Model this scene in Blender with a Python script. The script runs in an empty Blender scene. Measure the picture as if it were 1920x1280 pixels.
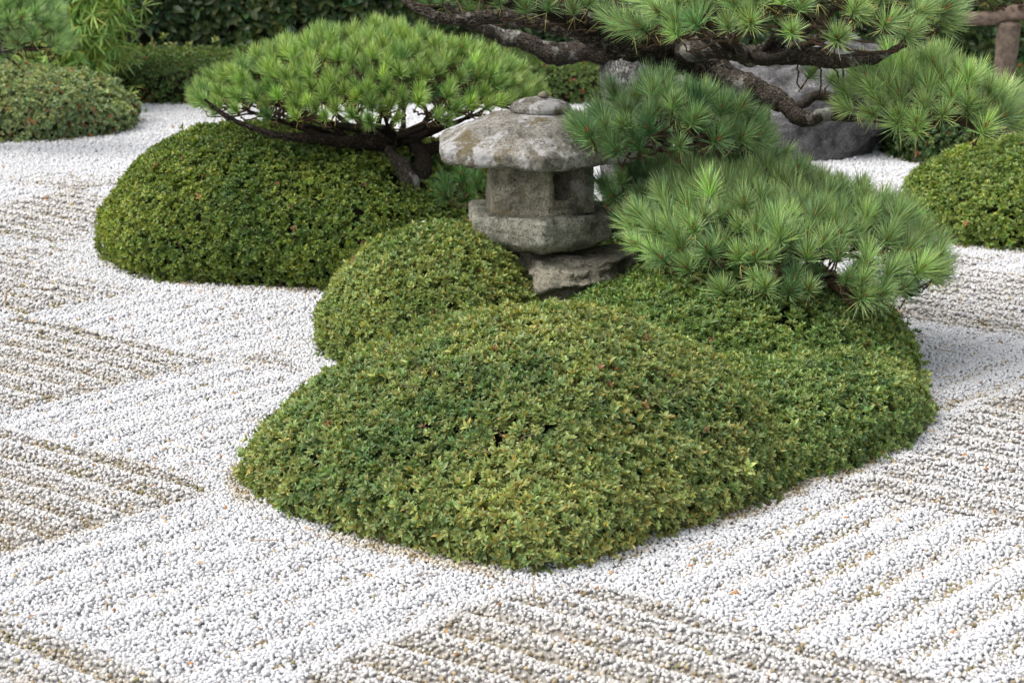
import bpy, bmesh, math, random
import numpy as np
from mathutils import Vector, Matrix

# ------------------------------------------------------------------ camera, world, sun, exposure
S = bpy.context.scene
rng = np.random.default_rng(7)
random.seed(7)
PITCH = math.radians(13.7)
CAM_H = 1.6
FPX = 3733.0
cam_d = bpy.data.cameras.new('camera')
cam = bpy.data.objects.new('camera', cam_d)
S.collection.objects.link(cam)
S.camera = cam
cam.location = (0, 0, CAM_H)
cam.rotation_euler = (math.radians(90) - PITCH, 0, 0)
cam_d.sensor_width = 36
cam_d.lens = 36 * FPX / 1920
cam_d.clip_start = 0.05
cam_d.clip_end = 300
cam_d.dof.use_dof = True
cam_d.dof.focus_distance = 5.6
cam_d.dof.aperture_fstop = 7.5

SUN_EL, SUN_AZ = math.radians(57), math.radians(-104)   # azimuth measured from +Y towards +X
w = bpy.data.worlds.new('World')
S.world = w
w.use_nodes = True
nt = w.node_tree
nt.nodes.clear()
wo = nt.nodes.new('ShaderNodeOutputWorld')
bg = nt.nodes.new('ShaderNodeBackground')
sky = nt.nodes.new('ShaderNodeTexSky')
sky.sky_type = 'NISHITA'
sky.sun_disc = False
sky.sun_elevation = SUN_EL
sky.sun_rotation = SUN_AZ
sky.air_density = 1.0
sky.dust_density = 4.0
sky.ozone_density = 1.0
bg.inputs['Strength'].default_value = 0.15
hs = nt.nodes.new('ShaderNodeHueSaturation')      # thin high cloud: the sky's blue is washed out
hs.inputs['Saturation'].default_value = 0.2
nt.links.new(sky.outputs[0], hs.inputs['Color'])
nt.links.new(hs.outputs[0], bg.inputs['Color'])
nt.links.new(bg.outputs[0], wo.inputs['Surface'])
sl = bpy.data.lights.new('sun', 'SUN')
sl.energy = 0.9
sl.angle = math.radians(60)
sl.color = (1.0, 0.93, 0.83)
sun = bpy.data.objects.new('sun', sl)
S.collection.objects.link(sun)
sd = Vector((math.sin(SUN_AZ) * math.cos(SUN_EL), math.cos(SUN_AZ) * math.cos(SUN_EL), math.sin(SUN_EL)))
sun.rotation_euler = sd.to_track_quat('Z', 'Y').to_euler()
S.view_settings.view_transform = 'Standard'
S.view_settings.look = 'None'
S.view_settings.gamma = 1
S.view_settings.use_curve_mapping = False
S.view_settings.exposure = 0.92

# ------------------------------------------------------------------ helpers
SP, CP = math.sin(PITCH), math.cos(PITCH)


def ground(px, py, z=0.0):
    """where the sight line through a pixel of the 1920x1280 photograph meets height z"""
    a = (px - 960) / FPX
    b = (640 - py) / FPX
    t = (CAM_H - z) / (SP - b * CP)
    return np.array((t * a, t * (CP + b * SP), z))


def at(px, py, Y):
    """the point at distance Y on the sight line through a pixel"""
    a = (px - 960) / FPX
    b = (640 - py) / FPX
    t = Y / (CP + b * SP)
    return np.array((t * a, Y, CAM_H + t * (-SP + b * CP)))


def _hash(ix, iy, iz):
    h = (ix * 374761393 + iy * 668265263 + iz * 2147483647) & 0xffffffff
    h = ((h ^ (h >> 13)) * 1274126177) & 0xffffffff
    return ((h ^ (h >> 16)) & 0xffffff) / float(0xffffff)


def noise(P, freq=1.0, seed=0, octaves=1):
    """smooth value noise in -1..1 for an (n,3) array"""
    P = np.asarray(P, float)
    out = np.zeros(len(P))
    amp, tot = 1.0, 0.0
    for o in range(octaves):
        q = P * freq * (2 ** o) + seed * 17.31 + o * 5.7
        i = np.floor(q).astype(np.int64)
        f = q - i
        f = f * f * (3 - 2 * f)
        v = 0
        for dx in (0, 1):
            for dy in (0, 1):
                for dz in (0, 1):
                    wgt = (f[:, 0] if dx else 1 - f[:, 0]) * (f[:, 1] if dy else 1 - f[:, 1]) * (f[:, 2] if dz else 1 - f[:, 2])
                    v = v + wgt * _hash(i[:, 0] + dx, i[:, 1] + dy, i[:, 2] + dz)
        out += amp * (v * 2 - 1)
        tot += amp
        amp *= 0.5
    return out / tot


def unit(v):
    v = np.asarray(v, float)
    return v / np.maximum(np.linalg.norm(v, axis=-1, keepdims=True), 1e-9)


def eulers(N, spin):
    """XYZ Euler angles that turn +Z to each row of N, with a spin about it"""
    N = unit(N)
    ref = np.where(np.abs(N[:, 2:3]) < 0.95, np.array([[0, 0, 1.0]]), np.array([[1.0, 0, 0]]))
    X = unit(np.cross(ref, N))
    Y = np.cross(N, X)
    c, s = np.cos(spin)[:, None], np.sin(spin)[:, None]
    X, Y = X * c + Y * s, -X * s + Y * c
    ry = np.arcsin(np.clip(-X[:, 2], -1, 1))
    rx = np.arctan2(Y[:, 2], N[:, 2])
    rz = np.arctan2(X[:, 1], X[:, 0])
    return np.stack([rx, ry, rz], 1)


def props(o, label=None, cat=None, group=None, kind=None):
    if label: o['label'] = label
    if cat: o['category'] = cat
    if group: o['group'] = group
    if kind: o['kind'] = kind
    return o


def empty(name, loc, label=None, cat=None, group=None):
    o = bpy.data.objects.new(name, None)
    o.empty_display_size = 0.1
    S.collection.objects.link(o)
    o.location = loc
    return props(o, label, cat, group)


def link(name, me, parent=None, mats=None):
    """mesh given in world coordinates; when parented, the parent only has a location"""
    o = bpy.data.objects.new(name, me)
    S.collection.objects.link(o)
    if mats is not None and len(me.materials) == 0:
        for m in (mats if isinstance(mats, (list, tuple)) else [mats]):
            me.materials.append(m)
    if parent is not None:
        o.parent = parent
        q = parent
        off = Vector((0, 0, 0))
        while q is not None:
            off = off + q.location
            q = q.parent
        o.location = -off
    return o


def mesh(name, V, F, smooth=False, mi=None):
    me = bpy.data.meshes.new(name)
    me.from_pydata([tuple(v) for v in V], [], [tuple(f) for f in F])
    if smooth:
        me.polygons.foreach_set('use_smooth', [True] * len(me.polygons))
    if mi is not None:
        me.polygons.foreach_set('material_index', list(mi))
    me.update()
    return me


def grid_mesh(name, P, smooth=True, wrap=False):
    """P: (n,m,3) grid of points"""
    n, m = P.shape[:2]
    idx = np.arange(n * m).reshape(n, m)
    if wrap:
        idx = np.concatenate([idx, idx[:, :1]], 1)
    q = np.stack([idx[:-1, :-1], idx[:-1, 1:], idx[1:, 1:], idx[1:, :-1]], -1).reshape(-1, 4)
    me = bpy.data.meshes.new(name)
    me.vertices.add(n * m)
    me.vertices.foreach_set('co', P.reshape(-1).astype(np.float32))
    me.loops.add(q.size)
    me.loops.foreach_set('vertex_index', q.reshape(-1).astype(np.int32))
    me.polygons.add(len(q))
    me.polygons.foreach_set('loop_start', np.arange(0, q.size, 4, dtype=np.int32))
    me.polygons.foreach_set('use_smooth', [smooth] * len(q))
    me.update(calc_edges=True)
    me.validate()
    return me


# ------------------------------------------------------------------ materials
class N:
    def __init__(s, name):
        s.m = bpy.data.materials.new(name)
        s.m.use_nodes = True
        s.t = s.m.node_tree
        s.b = s.t.nodes['Principled BSDF']
        s.out = s.t.nodes['Material Output']

    def add(s, typ, **kw):
        n = s.t.nodes.new(typ)
        for k, v in kw.items():
            if k.startswith('i_'):
                n.inputs[k[2:].replace('_', ' ')].default_value = v
            else:
                setattr(n, k, v)
        return n

    def lk(s, a, b):
        s.t.links.new(a, b)

    def tex(s, scale, detail=6, rough=0.6, dist=0.0, co=None):
        n = s.add('ShaderNodeTexNoise')
        n.inputs['Scale'].default_value = scale
        n.inputs['Detail'].default_value = detail
        n.inputs['Roughness'].default_value = rough
        n.inputs['Distortion'].default_value = dist
        if co is None:
            co = s.obco()
        s.lk(co, n.inputs['Vector'])
        return n.outputs['Fac']

    def obco(s):
        if not hasattr(s, '_co'):
            s._co = s.add('ShaderNodeTexCoord').outputs['Object']
        return s._co

    def ramp(s, fac, stops):
        r = s.add('ShaderNodeValToRGB')
        e = r.color_ramp.elements
        while len(e) < len(stops):
            e.new(0.5)
        for i, (p, c) in enumerate(stops):
            e[i].position = p
            e[i].color = (c[0], c[1], c[2], 1) if isinstance(c, (tuple, list)) else (c, c, c, 1)
        s.lk(fac, r.inputs['Fac'])
        return r.outputs['Color']

    def mix(s, fac, a, b, typ='MIX'):
        n = s.add('ShaderNodeMix', data_type='RGBA', blend_type=typ)
        for sock, v in ((n.inputs[0], fac), (n.inputs[6], a), (n.inputs[7], b)):
            if hasattr(v, 'is_linked') or isinstance(v, bpy.types.NodeSocket):
                s.lk(v, sock)
            elif isinstance(v, (int, float)):
                sock.default_value = v
            else:
                sock.default_value = (v[0], v[1], v[2], 1)
        return n.outputs[2]

    def bump(s, h, strength=0.5, dist=0.01, prev=None):
        n = s.add('ShaderNodeBump')
        n.inputs['Strength'].default_value = strength
        n.inputs['Distance'].default_value = dist
        s.lk(h, n.inputs['Height'])
        if prev is not None:
            s.lk(prev, n.inputs['Normal'])
        return n.outputs['Normal']


def leaf_mat(name, inst=True, rough=0.42, transl=0.22, gain=1.0, spec=0.45):
    """colour = per-leaf vertex colour x per-instance colour (or object colour)"""
    k = N(name)
    va = k.add('ShaderNodeAttribute', attribute_name='lc', attribute_type='GEOMETRY')
    if inst:
        ia = k.add('ShaderNodeAttribute', attribute_name='col', attribute_type='INSTANCER')
        tint = ia.outputs['Color']
    else:
        oi = k.add('ShaderNodeObjectInfo')
        tint = oi.outputs['Color']
    c = k.mix(1.0, va.outputs['Color'], tint, 'MULTIPLY')
    if gain != 1.0:
        c = k.mix(1.0, c, (gain, gain, gain), 'MULTIPLY')
    k.lk(c, k.b.inputs['Base Color'])
    k.b.inputs['Roughness'].default_value = rough
    k.b.inputs['Specular IOR Level'].default_value = spec
    tr = k.add('ShaderNodeBsdfTranslucent')
    c2 = k.mix(1.0, c, (1.5, 1.5, 0.6), 'MULTIPLY')
    k.lk(c2, tr.inputs['Color'])
    ms = k.add('ShaderNodeMixShader')
    ms.inputs[0].default_value = transl
    k.lk(k.b.outputs[0], ms.inputs[1])
    k.lk(tr.outputs[0], ms.inputs[2])
    k.lk(ms.outputs[0], k.out.inputs['Surface'])
    return k.m


M = {}
M['leaf'] = leaf_mat('leaf_small', True, transl=0.25)
M['leaf_obj'] = leaf_mat('leaf_rosette_surface', False)
M['leaf_dark'] = leaf_mat('leaf_dark_glossy', True, rough=0.38, transl=0.1, spec=0.35)
M['needle_i'] = leaf_mat('pine_needle_shared', True, rough=0.38, transl=0.22, spec=0.5)
M['needle'] = leaf_mat('pine_needle', False, rough=0.38, transl=0.22, spec=0.5)


def plain(name, col, rough=0.8, spec=0.2, nscale=40, var=0.35):
    k = N(name)
    f = k.tex(nscale, 5)
    c = k.ramp(f, [(0.3, tuple(x * (1 - var) for x in col)), (0.7, tuple(x * (1 + var) for x in col))])
    k.lk(c, k.b.inputs['Base Color'])
    k.b.inputs['Roughness'].default_value = rough
    k.b.inputs['Specular IOR Level'].default_value = spec
    k.lk(k.bump(f, 0.4, 0.004), k.b.inputs['Normal'])
    return k.m


M['core'] = plain('shrub_dark_core', (0.018, 0.017, 0.010), 0.95, 0.05, 60)  # near-black shell: the shade among the inner twigs is put into its colour
M['twig'] = plain('pine_twig', (0.075, 0.050, 0.032), 0.9, 0.1, 90)
M['bud'] = plain('pine_bud', (0.33, 0.13, 0.05), 0.6, 0.3, 300, 0.2)
M['wood_grey'] = plain('bare_twig', (0.16, 0.12, 0.09), 0.9, 0.1, 90)


def bark(name, dark, mid, lichen, lich_amt):
    k = N(name)
    co = k.obco()
    mp = k.add('ShaderNodeMapping')
    mp.inputs['Scale'].default_value = (1, 1, 0.55)
    k.lk(co, mp.inputs['Vector'])
    big = k.tex(14, 6, 0.65, 0.6, mp.outputs[0])
    fine = k.tex(95, 8, 0.7, 0.3)
    vor = k.add('ShaderNodeTexVoronoi', feature='DISTANCE_TO_EDGE')
    vor.inputs['Scale'].default_value = 34
    vmix = k.mix(0.25, mp.outputs[0], k.add('ShaderNodeTexNoise', i_Scale=12.0).outputs['Color'])
    k.lk(vmix, vor.inputs['Vector'])
    crack = k.ramp(vor.outputs['Distance'], [(0.0, 0.0), (0.16, 1.0)])
    c = k.ramp(fine, [(0.32, dark), (0.68, mid)])
    c = k.mix(crack, tuple(x * 0.35 for x in dark), c)
    lf = k.tex(9, 9, 0.72, 0.4)
    lm = k.ramp(lf, [(0.60 - lich_amt, 0.0), (0.66 - lich_amt, 1.0)])
    lcol = k.ramp(fine, [(0.35, tuple(x * 0.6 for x in lichen)), (0.62, lichen)])
    c = k.mix(lm, c, lcol)
    k.lk(c, k.b.inputs['Base Color'])
    k.b.inputs['Roughness'].default_value = 0.95
    k.b.inputs['Specular IOR Level'].default_value = 0.12
    n1 = k.bump(crack, 0.9, 0.012)
    n2 = k.bump(fine, 0.7, 0.008, n1)
    k.lk(n2, k.b.inputs['Normal'])
    return k.m


M['bark'] = bark('pine_bark_lichened', (0.045, 0.037, 0.029), (0.17, 0.145, 0.115), (0.42, 0.42, 0.37), 0.05)
M['bark_dark'] = bark('pine_bark_dark', (0.030, 0.024, 0.018), (0.095, 0.077, 0.060), (0.27, 0.27, 0.24), 0.0)
M['bark_pale'] = bark('pine_bark_pale', (0.19, 0.18, 0.165), (0.45, 0.425, 0.40), (0.60, 0.59, 0.56), 0.08)


def stone(name, base, dark, pale, ochre, pale_amt, ochre_amt, scale=1.0):
    k = N(name)
    grain = k.tex(130 * scale, 8, 0.8)
    c = k.ramp(grain, [(0.40, dark), (0.5, base), (0.62, tuple(x * 1.4 for x in base))])
    s1 = k.tex(9 * scale, 9, 0.68, 0.3)
    c = k.mix(k.ramp(s1, [(0.38, 0.85), (0.56, 0.0)]), c, k.ramp(grain, [(0.3, tuple(x * 0.6 for x in dark)), (0.7, dark)]))
    s2 = k.tex(11 * scale, 10, 0.70, 0.5, k.add('ShaderNodeMapping', i_Location=(3.1, 7.7, 1.3)).outputs[0])
    mp = k.t.nodes[-2] if False else None
    for nd in k.t.nodes:
        if nd.type == 'MAPPING' and not nd.inputs['Vector'].is_linked:
            k.lk(k.obco(), nd.inputs['Vector'])
    c = k.mix(k.ramp(s2, [(0.62 - ochre_amt, 0.0), (0.70 - ochre_amt, 0.85)]), c,
              k.ramp(grain, [(0.3, tuple(x * 0.5 for x in ochre)), (0.7, ochre)]))
    m3 = k.add('ShaderNodeMapping', i_Location=(-5.1, 2.7, 9.3))
    k.lk(k.obco(), m3.inputs['Vector'])
    s3 = k.tex(7 * scale, 12, 0.74, 0.2, m3.outputs[0])
    c = k.mix(k.ramp(s3, [(0.60 - pale_amt, 0.0), (0.635 - pale_amt, 0.9)]), c,
              k.ramp(grain, [(0.3, tuple(x * 0.7 for x in pale)), (0.6, pale)]))
    sp = k.tex(60 * scale, 3, 0.5)
    c = k.mix(k.ramp(sp, [(0.30, 0.75), (0.37, 0.0)]), c, tuple(x * 0.5 for x in dark))
    k.lk(c, k.b.inputs['Base Color'])
    k.b.inputs['Roughness'].default_value = 0.95
    k.b.inputs['Specular IOR Level'].default_value = 0.15
    n1 = k.bump(k.tex(45 * scale, 8, 0.75), 1.0, 0.02)
    n2 = k.bump(grain, 0.9, 0.006, n1)
    k.lk(n2, k.b.inputs['Normal'])
    return k.m


M['roof_stone'] = stone('lantern_roof_stone', (0.42, 0.40, 0.355), (0.13, 0.12, 0.09), (0.66, 0.65, 0.65), (0.27, 0.215, 0.11), 0.085, 0.10)
M['box_stone'] = stone('lantern_box_stone', (0.47, 0.44, 0.33), (0.17, 0.16, 0.12), (0.60, 0.58, 0.52), (0.36, 0.31, 0.17), 0.02, 0.07)
M['plate_stone'] = stone('lantern_plate_stone', (0.43, 0.42, 0.34), (0.16, 0.16, 0.12), (0.60, 0.59, 0.53), (0.14, 0.13, 0.07), 0.0, 0.05)
M['base_rock'] = stone('footing_rock', (0.46, 0.43, 0.34), (0.19, 0.17, 0.13), (0.31, 0.30, 0.27), (0.15, 0.125, 0.07), 0.0, 0.04)
M['pale_chip'] = stone('pale_chip', (0.44, 0.40, 0.31), (0.3, 0.26, 0.18), (0.5, 0.48, 0.42), (0.36, 0.3, 0.2), 0, 0)
M['grey_rock'] = stone('grey_boulder', (0.21, 0.205, 0.207), (0.045, 0.043, 0.044), (0.62, 0.61, 0.62), (0.09, 0.085, 0.085), -0.03, 0.05, 1.1)

# ------------------------------------------------------------------ leaf templates (V, F, C, material index)


def leaf_shape(L, W, fold=0.25, curl=0.2):
    """one leaf along +X, in the XY plane, blade folded at the midrib"""
    xs = [0, 0.18, 0.5, 0.8, 1.0]
    ws = [0.0, 0.55, 1.0, 0.62, 0.0]
    V, F = [], []
    for x, wd in zip(xs, ws):
        z = -curl * L * x * x
        V.append((x * L, 0, z))
        V.append((x * L, wd * W / 2, z + fold * wd * W / 2))
        V.append((x * L, -wd * W / 2, z + fold * wd * W / 2))
    for i in range(4):
        a, b = 3 * i, 3 * (i + 1)
        for s in (1, 2):
            q = [a, b, b + s, a + s]
            if i == 0: q = [a, b, b + s]
            if i == 3: q = [a, b, a + s]
            F.append(q if s == 1 else q[::-1])
    return np.array(V), F


def rosette(nl, L, W, base, var, bud, r, low=12, high=75, lift=0.0, simple=False):
    """a whorl of leaves about +Z"""
    V, F, C, MI = [], [], [], []
    k = 0
    for i in range(nl):
        LL = L * r.uniform(0.7, 1.15)
        v, f = leaf_shape(LL, W * r.uniform(0.8, 1.2), 0.3, r.uniform(0.02, 0.3))
        el = math.radians(r.uniform(low, high))
        az = 2 * math.pi * (i * 0.381966 + r.uniform(-0.06, 0.06))
        roll = r.uniform(-0.5, 0.5)
        R = Matrix.Rotation(az, 3, 'Z') @ Matrix.Rotation(-el, 3, 'Y') @ Matrix.Rotation(roll, 3, 'X')
        R = np.array(R)
        v = v @ R.T + np.array([0, 0, lift * (el) + r.uniform(-0.2, 0.2) * L])
        V.append(v)
        F += [[a + k for a in q] for q in f]
        g = 1 + r.uniform(-var, var)
        yel = r.uniform(-1, 1) * var
        c = (base[0] * g * (1 + yel), base[1] * g, base[2] * g * (1 - yel * 0.6))
        if r.random() < 0.035:
            c = (1.7, 1.05, 0.95) if r.random() < .6 else (1.5, 1.3, 0.8)
        C += [c] * len(v)
        MI += [0] * len(f)
        k += len(v)
    if bud:
        s = bud
        b = np.array([(0, 0, 1.9 * s), (s, 0, 0.3 * s), (0, s, 0.3 * s), (-s, 0, 0.3 * s), (0, -s, 0.3 * s), (0, 0, -s)]) * 0.5
        b = b + np.array([r.uniform(-.2, .2) * L, r.uniform(-.2, .2) * L, 0.35 * L])
        V.append(b)
        F += [[a + k for a in q] for q in ((0, 1, 2), (0, 2, 3), (0, 3, 4), (0, 4, 1), (5, 2, 1), (5, 3, 2), (5, 4, 3), (5, 1, 4))]
        rc = [(2.3, 0.50, 0.9), (2.3, 0.85, 0.7), (2.6, 0.7, 1.6)][int(r.random() * 3)]
        C += [rc] * 6
        MI += [0] * 8
        k += 6
    return np.concatenate(V), F, np.array(C), MI


R = random.Random(3)
GREEN = (1.0, 1.0, 1.0)
T_AZ = []
for q in range(9):
    T_AZ.append(rosette(R.choice([9, 10, 11, 12]), 0.0178, 0.0066, GREEN, 0.28, 0.0050 if q in (1, 6) else (0.0036 if q in (3, 4, 8) else 0), R, 10, 78))
T_AZ_S = []
for q in range(7):
    T_AZ_S.append(rosette(R.choice([8, 9, 10]), 0.0145, 0.0068, GREEN, 0.3, 0.004 if q == 1 else 0, R, 5, 75))
T_CAM = [rosette(6, 0.075, 0.036, GREEN, 0.4, 0, R, -35, 50) for q in range(6)]
T_BAM = []
for q in range(5):
    T_BAM.append(rosette(9, 0.115, 0.0125, GREEN, 0.35, 0, R, -60, 15))


def template_mesh(name, tp, mats):
    V, F, C, MI = tp
    me = mesh(name, V, F, False, MI)
    a = me.color_attributes.new('lc', 'FLOAT_COLOR', 'POINT')
    a.data.foreach_set('color', np.concatenate([C, np.ones((len(C), 1))], 1).reshape(-1).astype(np.float32))
    for m in mats:
        me.materials.append(m)
    return me


def instancer_group(nk):
    """node group: separates templates (tid>0) from points (tid==0) inside one mesh and instances them"""
    g = bpy.data.node_groups.new('scatter_%d' % nk, 'GeometryNodeTree')
    g.interface.new_socket('Geometry', in_out='INPUT', socket_type='NodeSocketGeometry')
    g.interface.new_socket('Geometry', in_out='OUTPUT', socket_type='NodeSocketGeometry')
    n, l = g.nodes, g.links
    gi, go = n.new('NodeGroupInput'), n.new('NodeGroupOutput')

    def attr(name, typ):
        a = n.new('GeometryNodeInputNamedAttribute')
        a.data_type = typ
        a.inputs['Name'].default_value = name
        return a.outputs[0]
    tid = attr('tid', 'INT')

    def sep(k):
        c = n.new('FunctionNodeCompare')
        c.data_type = 'INT'
        c.operation = 'EQUAL'
        ints = [s for s in c.inputs if s.type == 'INT']
        l.new(tid, ints[0])
        ints[1].default_value = k
        s = n.new('GeometryNodeSeparateGeometry')
        s.domain = 'POINT'
        l.new(gi.outputs[0], s.inputs['Geometry'])
        l.new(c.outputs[0], s.inputs['Selection'])
        return s.outputs['Selection']
    pts = sep(0)
    jn = n.new('GeometryNodeJoinGeometry')
    for k in range(nk):
        ti = n.new('GeometryNodeGeometryToInstance')
        l.new(sep(k + 1), ti.inputs[0])
        l.new(ti.outputs[0], jn.inputs[0])
    ip = n.new('GeometryNodeInstanceOnPoints')
    l.new(pts, ip.inputs['Points'])
    l.new(jn.outputs[0], ip.inputs['Instance'])
    ip.inputs['Pick Instance'].default_value = True
    l.new(attr('pick', 'INT'), ip.inputs['Instance Index'])
    er = n.new('FunctionNodeEulerToRotation')
    l.new(attr('rot', 'FLOAT_VECTOR'), er.inputs[0])
    l.new(er.outputs[0], ip.inputs['Rotation'])
    l.new(attr('scl', 'FLOAT_VECTOR'), ip.inputs['Scale'])
    l.new(ip.outputs[0], go.inputs[0])
    return g


GROUPS = {}


def scatter(name, temps, P, rot, scl, col, mats, parent=None, smooth=False):
    """one object: points carrying copies of small template meshes"""
    nP = len(P)
    Vs, Fs, Cs, MIs, tids = [np.asarray(P, float)], [], [np.ones((nP, 3))], [], [np.zeros(nP, int)]
    k = nP
    for t, (V, F, C, MI) in enumerate(temps):
        Vs.append(np.asarray(V))
        Fs += [[a + k for a in q] for q in F]
        Cs.append(np.asarray(C))
        MIs += list(MI)
        tids.append(np.full(len(V), t + 1))
        k += len(V)
    me = bpy.data.meshes.new(name)
    me.from_pydata(np.concatenate(Vs).tolist(), [], Fs)
    me.polygons.foreach_set('material_index', MIs)
    if smooth:
        me.polygons.foreach_set('use_smooth', [True] * len(Fs))
    tot = k

    def put(nm, typ, arr, key='value'):
        a = me.attributes.new(nm, typ, 'POINT')
        a.data.foreach_set(key, arr)
    put('tid', 'INT', np.concatenate(tids).astype(np.int32))
    pick = np.zeros(tot, np.int32)
    pick[:nP] = rng.integers(0, len(temps), nP)
    put('pick', 'INT', pick)
    r = np.zeros((tot, 3), np.float32)
    r[:nP] = rot
    put('rot', 'FLOAT_VECTOR', r.reshape(-1), 'vector')
    s = np.ones((tot, 3), np.float32)
    s[:nP] = scl if np.ndim(scl) == 2 else np.repeat(np.asarray(scl)[:, None], 3, 1)
    put('scl', 'FLOAT_VECTOR', s.reshape(-1), 'vector')
    c = np.ones((tot, 4), np.float32)
    c[:nP, :3] = col
    put('col', 'FLOAT_COLOR', c.reshape(-1), 'color')
    lc = np.ones((tot, 4), np.float32)
    lc[:, :3] = np.concatenate(Cs)
    put('lc', 'FLOAT_COLOR', lc.reshape(-1), 'color')
    for m in mats:
        me.materials.append(m)
    o = link(name, me, parent)
    if len(temps) not in GROUPS:
        GROUPS[len(temps)] = instancer_group(len(temps))
    md = o.modifiers.new('scatter', 'NODES')
    md.node_group = GROUPS[len(temps)]
    o['kind'] = 'stuff'
    return o


# ------------------------------------------------------------------ shrub footprints (needed by the gravel)
class Dome:
    def __init__(s, cx, cy, h, pts, a=1.0, b=1.2, seed=0, lump=0.02, tuck=0.08, sm=23):
        s.c = np.array([cx, cy])
        s.h, s.a, s.b, s.seed, s.lump, s.tuck = h, a, b, seed, lump, tuck
        p = np.array(pts) - s.c
        th = np.arctan2(p[:, 1], p[:, 0])
        o = np.argsort(th)
        th, r = th[o], np.hypot(p[:, 0], p[:, 1])[o]
        g = np.linspace(-math.pi, math.pi, 361)
        rr = np.interp(g, np.concatenate([th - 2 * math.pi, th, th + 2 * math.pi]), np.tile(r, 3))
        k = np.hanning(sm)
        k /= k.sum()
        core = np.convolve(np.concatenate([rr[-61:-1], rr[:-1], rr[:60]]), k, 'same')[60:-60]
        s.g, s.r = g, np.concatenate([core, core[:1]])

    def rad(s, th):
        return np.interp((th + math.pi) % (2 * math.pi) - math.pi, s.g, s.r)

    def inside(s, x, y, margin=0.0):
        dx, dy = x - s.c[0], y - s.c[1]
        return np.hypot(dx, dy) < s.rad(np.arctan2(dy, dx)) + margin

    def dist(s, x, y):
        dx, dy = x - s.c[0], y - s.c[1]
        return np.hypot(dx, dy) - s.rad(np.arctan2(dy, dx))

    def surf(s, n=56, m=140, inset=0.0):
        ph = np.linspace(0.02, 1, n) * math.pi / 2
        th = np.linspace(-math.pi, math.pi, m, endpoint=False)
        rho = np.sin(ph) ** s.a
        z = s.h * (0.84 * np.cos(ph) ** s.b + 0.16 * np.cos(ph) ** 0.5)
        low = np.clip((0.10 - z) / 0.10, 0, 1)
        rho = rho - s.tuck * low
        r = s.rad(th)
        X = s.c[0] + rho[:, None] * r[None] * np.cos(th)[None]
        Y = s.c[1] + rho[:, None] * r[None] * np.sin(th)[None]
        Z = np.repeat(z[:, None], m, 1)
        P = np.stack([X, Y, Z], -1)
        nrm = s.normals(P)
        d = noise(P.reshape(-1, 3), 3.2, s.seed).reshape(n, m) * s.lump + noise(P.reshape(-1, 3), 9, s.seed + 3).reshape(n, m) * s.lump * 0.75
        P = P + nrm * (d - inset)[..., None]
        P[..., 2] = np.maximum(P[..., 2], -0.01)
        return P

    @staticmethod
    def normals(P):
        a = np.roll(P, -1, 1) - np.roll(P, 1, 1)
        b = np.gradient(P, axis=0)
        return unit(np.cross(b, a))

    def sample(s, dens, inset=0.0):
        P = s.surf()
        n, m = P.shape[:2]
        P = np.concatenate([P, P[:, :1]], 1)
        nr = s.normals(P[:, :-1])
        nr = np.concatenate([nr, nr[:, :1]], 1)
        A, B, C_, D_ = P[:-1, :-1], P[:-1, 1:], P[1:, 1:], P[1:, :-1]
        area = np.linalg.norm(np.cross(C_ - A, D_ - B), axis=-1) / 2
        cnt = rng.poisson(area * dens)
        ii, jj = np.nonzero(cnt)
        rep = cnt[ii, jj]
        ii, jj = np.repeat(ii, rep), np.repeat(jj, rep)
        u, v = rng.random(len(ii)), rng.random(len(ii))

        def bil(G):
            return (G[ii, jj] * ((1 - u) * (1 - v))[:, None] + G[ii, jj + 1] * (u * (1 - v))[:, None]
                    + G[ii + 1, jj + 1] * (u * v)[:, None] + G[ii + 1, jj] * ((1 - u) * v)[:, None])
        nn = unit(bil(nr))
        pp = bil(P) - nn * inset
        return pp, nn


def gp(*pix):
    return [ground(x, y)[:2] for x, y in pix]


D_A = Dome(0.125, 5.17, 0.405, gp((440, 880), (450, 940), (535, 988), (640, 1015), (760, 1045), (880, 1072), (1000, 1088), (1100, 1076),
                               (1200, 1038), (1300, 1006), (1400, 968), (1500, 925)) + [(0.80, 5.12), (0.70, 5.45), (0.38, 5.72), (0.0, 5.85), (-0.4, 5.75), (-0.62, 5.4)],
           1.0, 2.15, 1, 0.030, 0.08, 9)
D_B = Dome(0.78, 5.42, 0.20, gp((1545, 905), (1640, 862), (1715, 825), (1728, 770), (1705, 715)) + [(1.10, 5.95), (0.7, 5.95), (0.25, 5.85), (0.1, 5.4), (0.4, 5.0)],
           0.95, 1.5, 2, 0.020, 0.08, 13)
D_C = Dome(0.66, 6.15, 0.32, [(1.27, 6.45), (1.28, 6.2), (1.20, 5.85), (0.80, 5.5), (0.35, 5.6), (0.12, 6.1), (0.12, 6.45), (0.45, 6.75), (0.9, 6.85), (1.17, 6.72)],
           0.95, 1.15, 3, 0.02)
D_D = Dome(-0.22, 6.55, 0.40, [(-0.66, 6.6), (-0.60, 6.3), (-0.38, 6.05), (-0.1, 5.98), (0.06, 6.12), (0.09, 6.5), (0.05, 6.85), (-0.15, 7.05), (-0.5, 6.92)],
           0.95, 1.5, 4, 0.018)
D_E = Dome(-0.98, 8.1, 0.525, gp((197, 488), (225, 510), (300, 530), (400, 541), (500, 546), (600, 548)) + [(-0.35, 7.35), (-0.02, 7.6), (0.1, 8.0), (-0.1, 8.6), (-0.6, 9.0), (-1.2, 8.9), (-1.6, 8.5)],
           0.9, 1.05, 5, 0.028)
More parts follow.
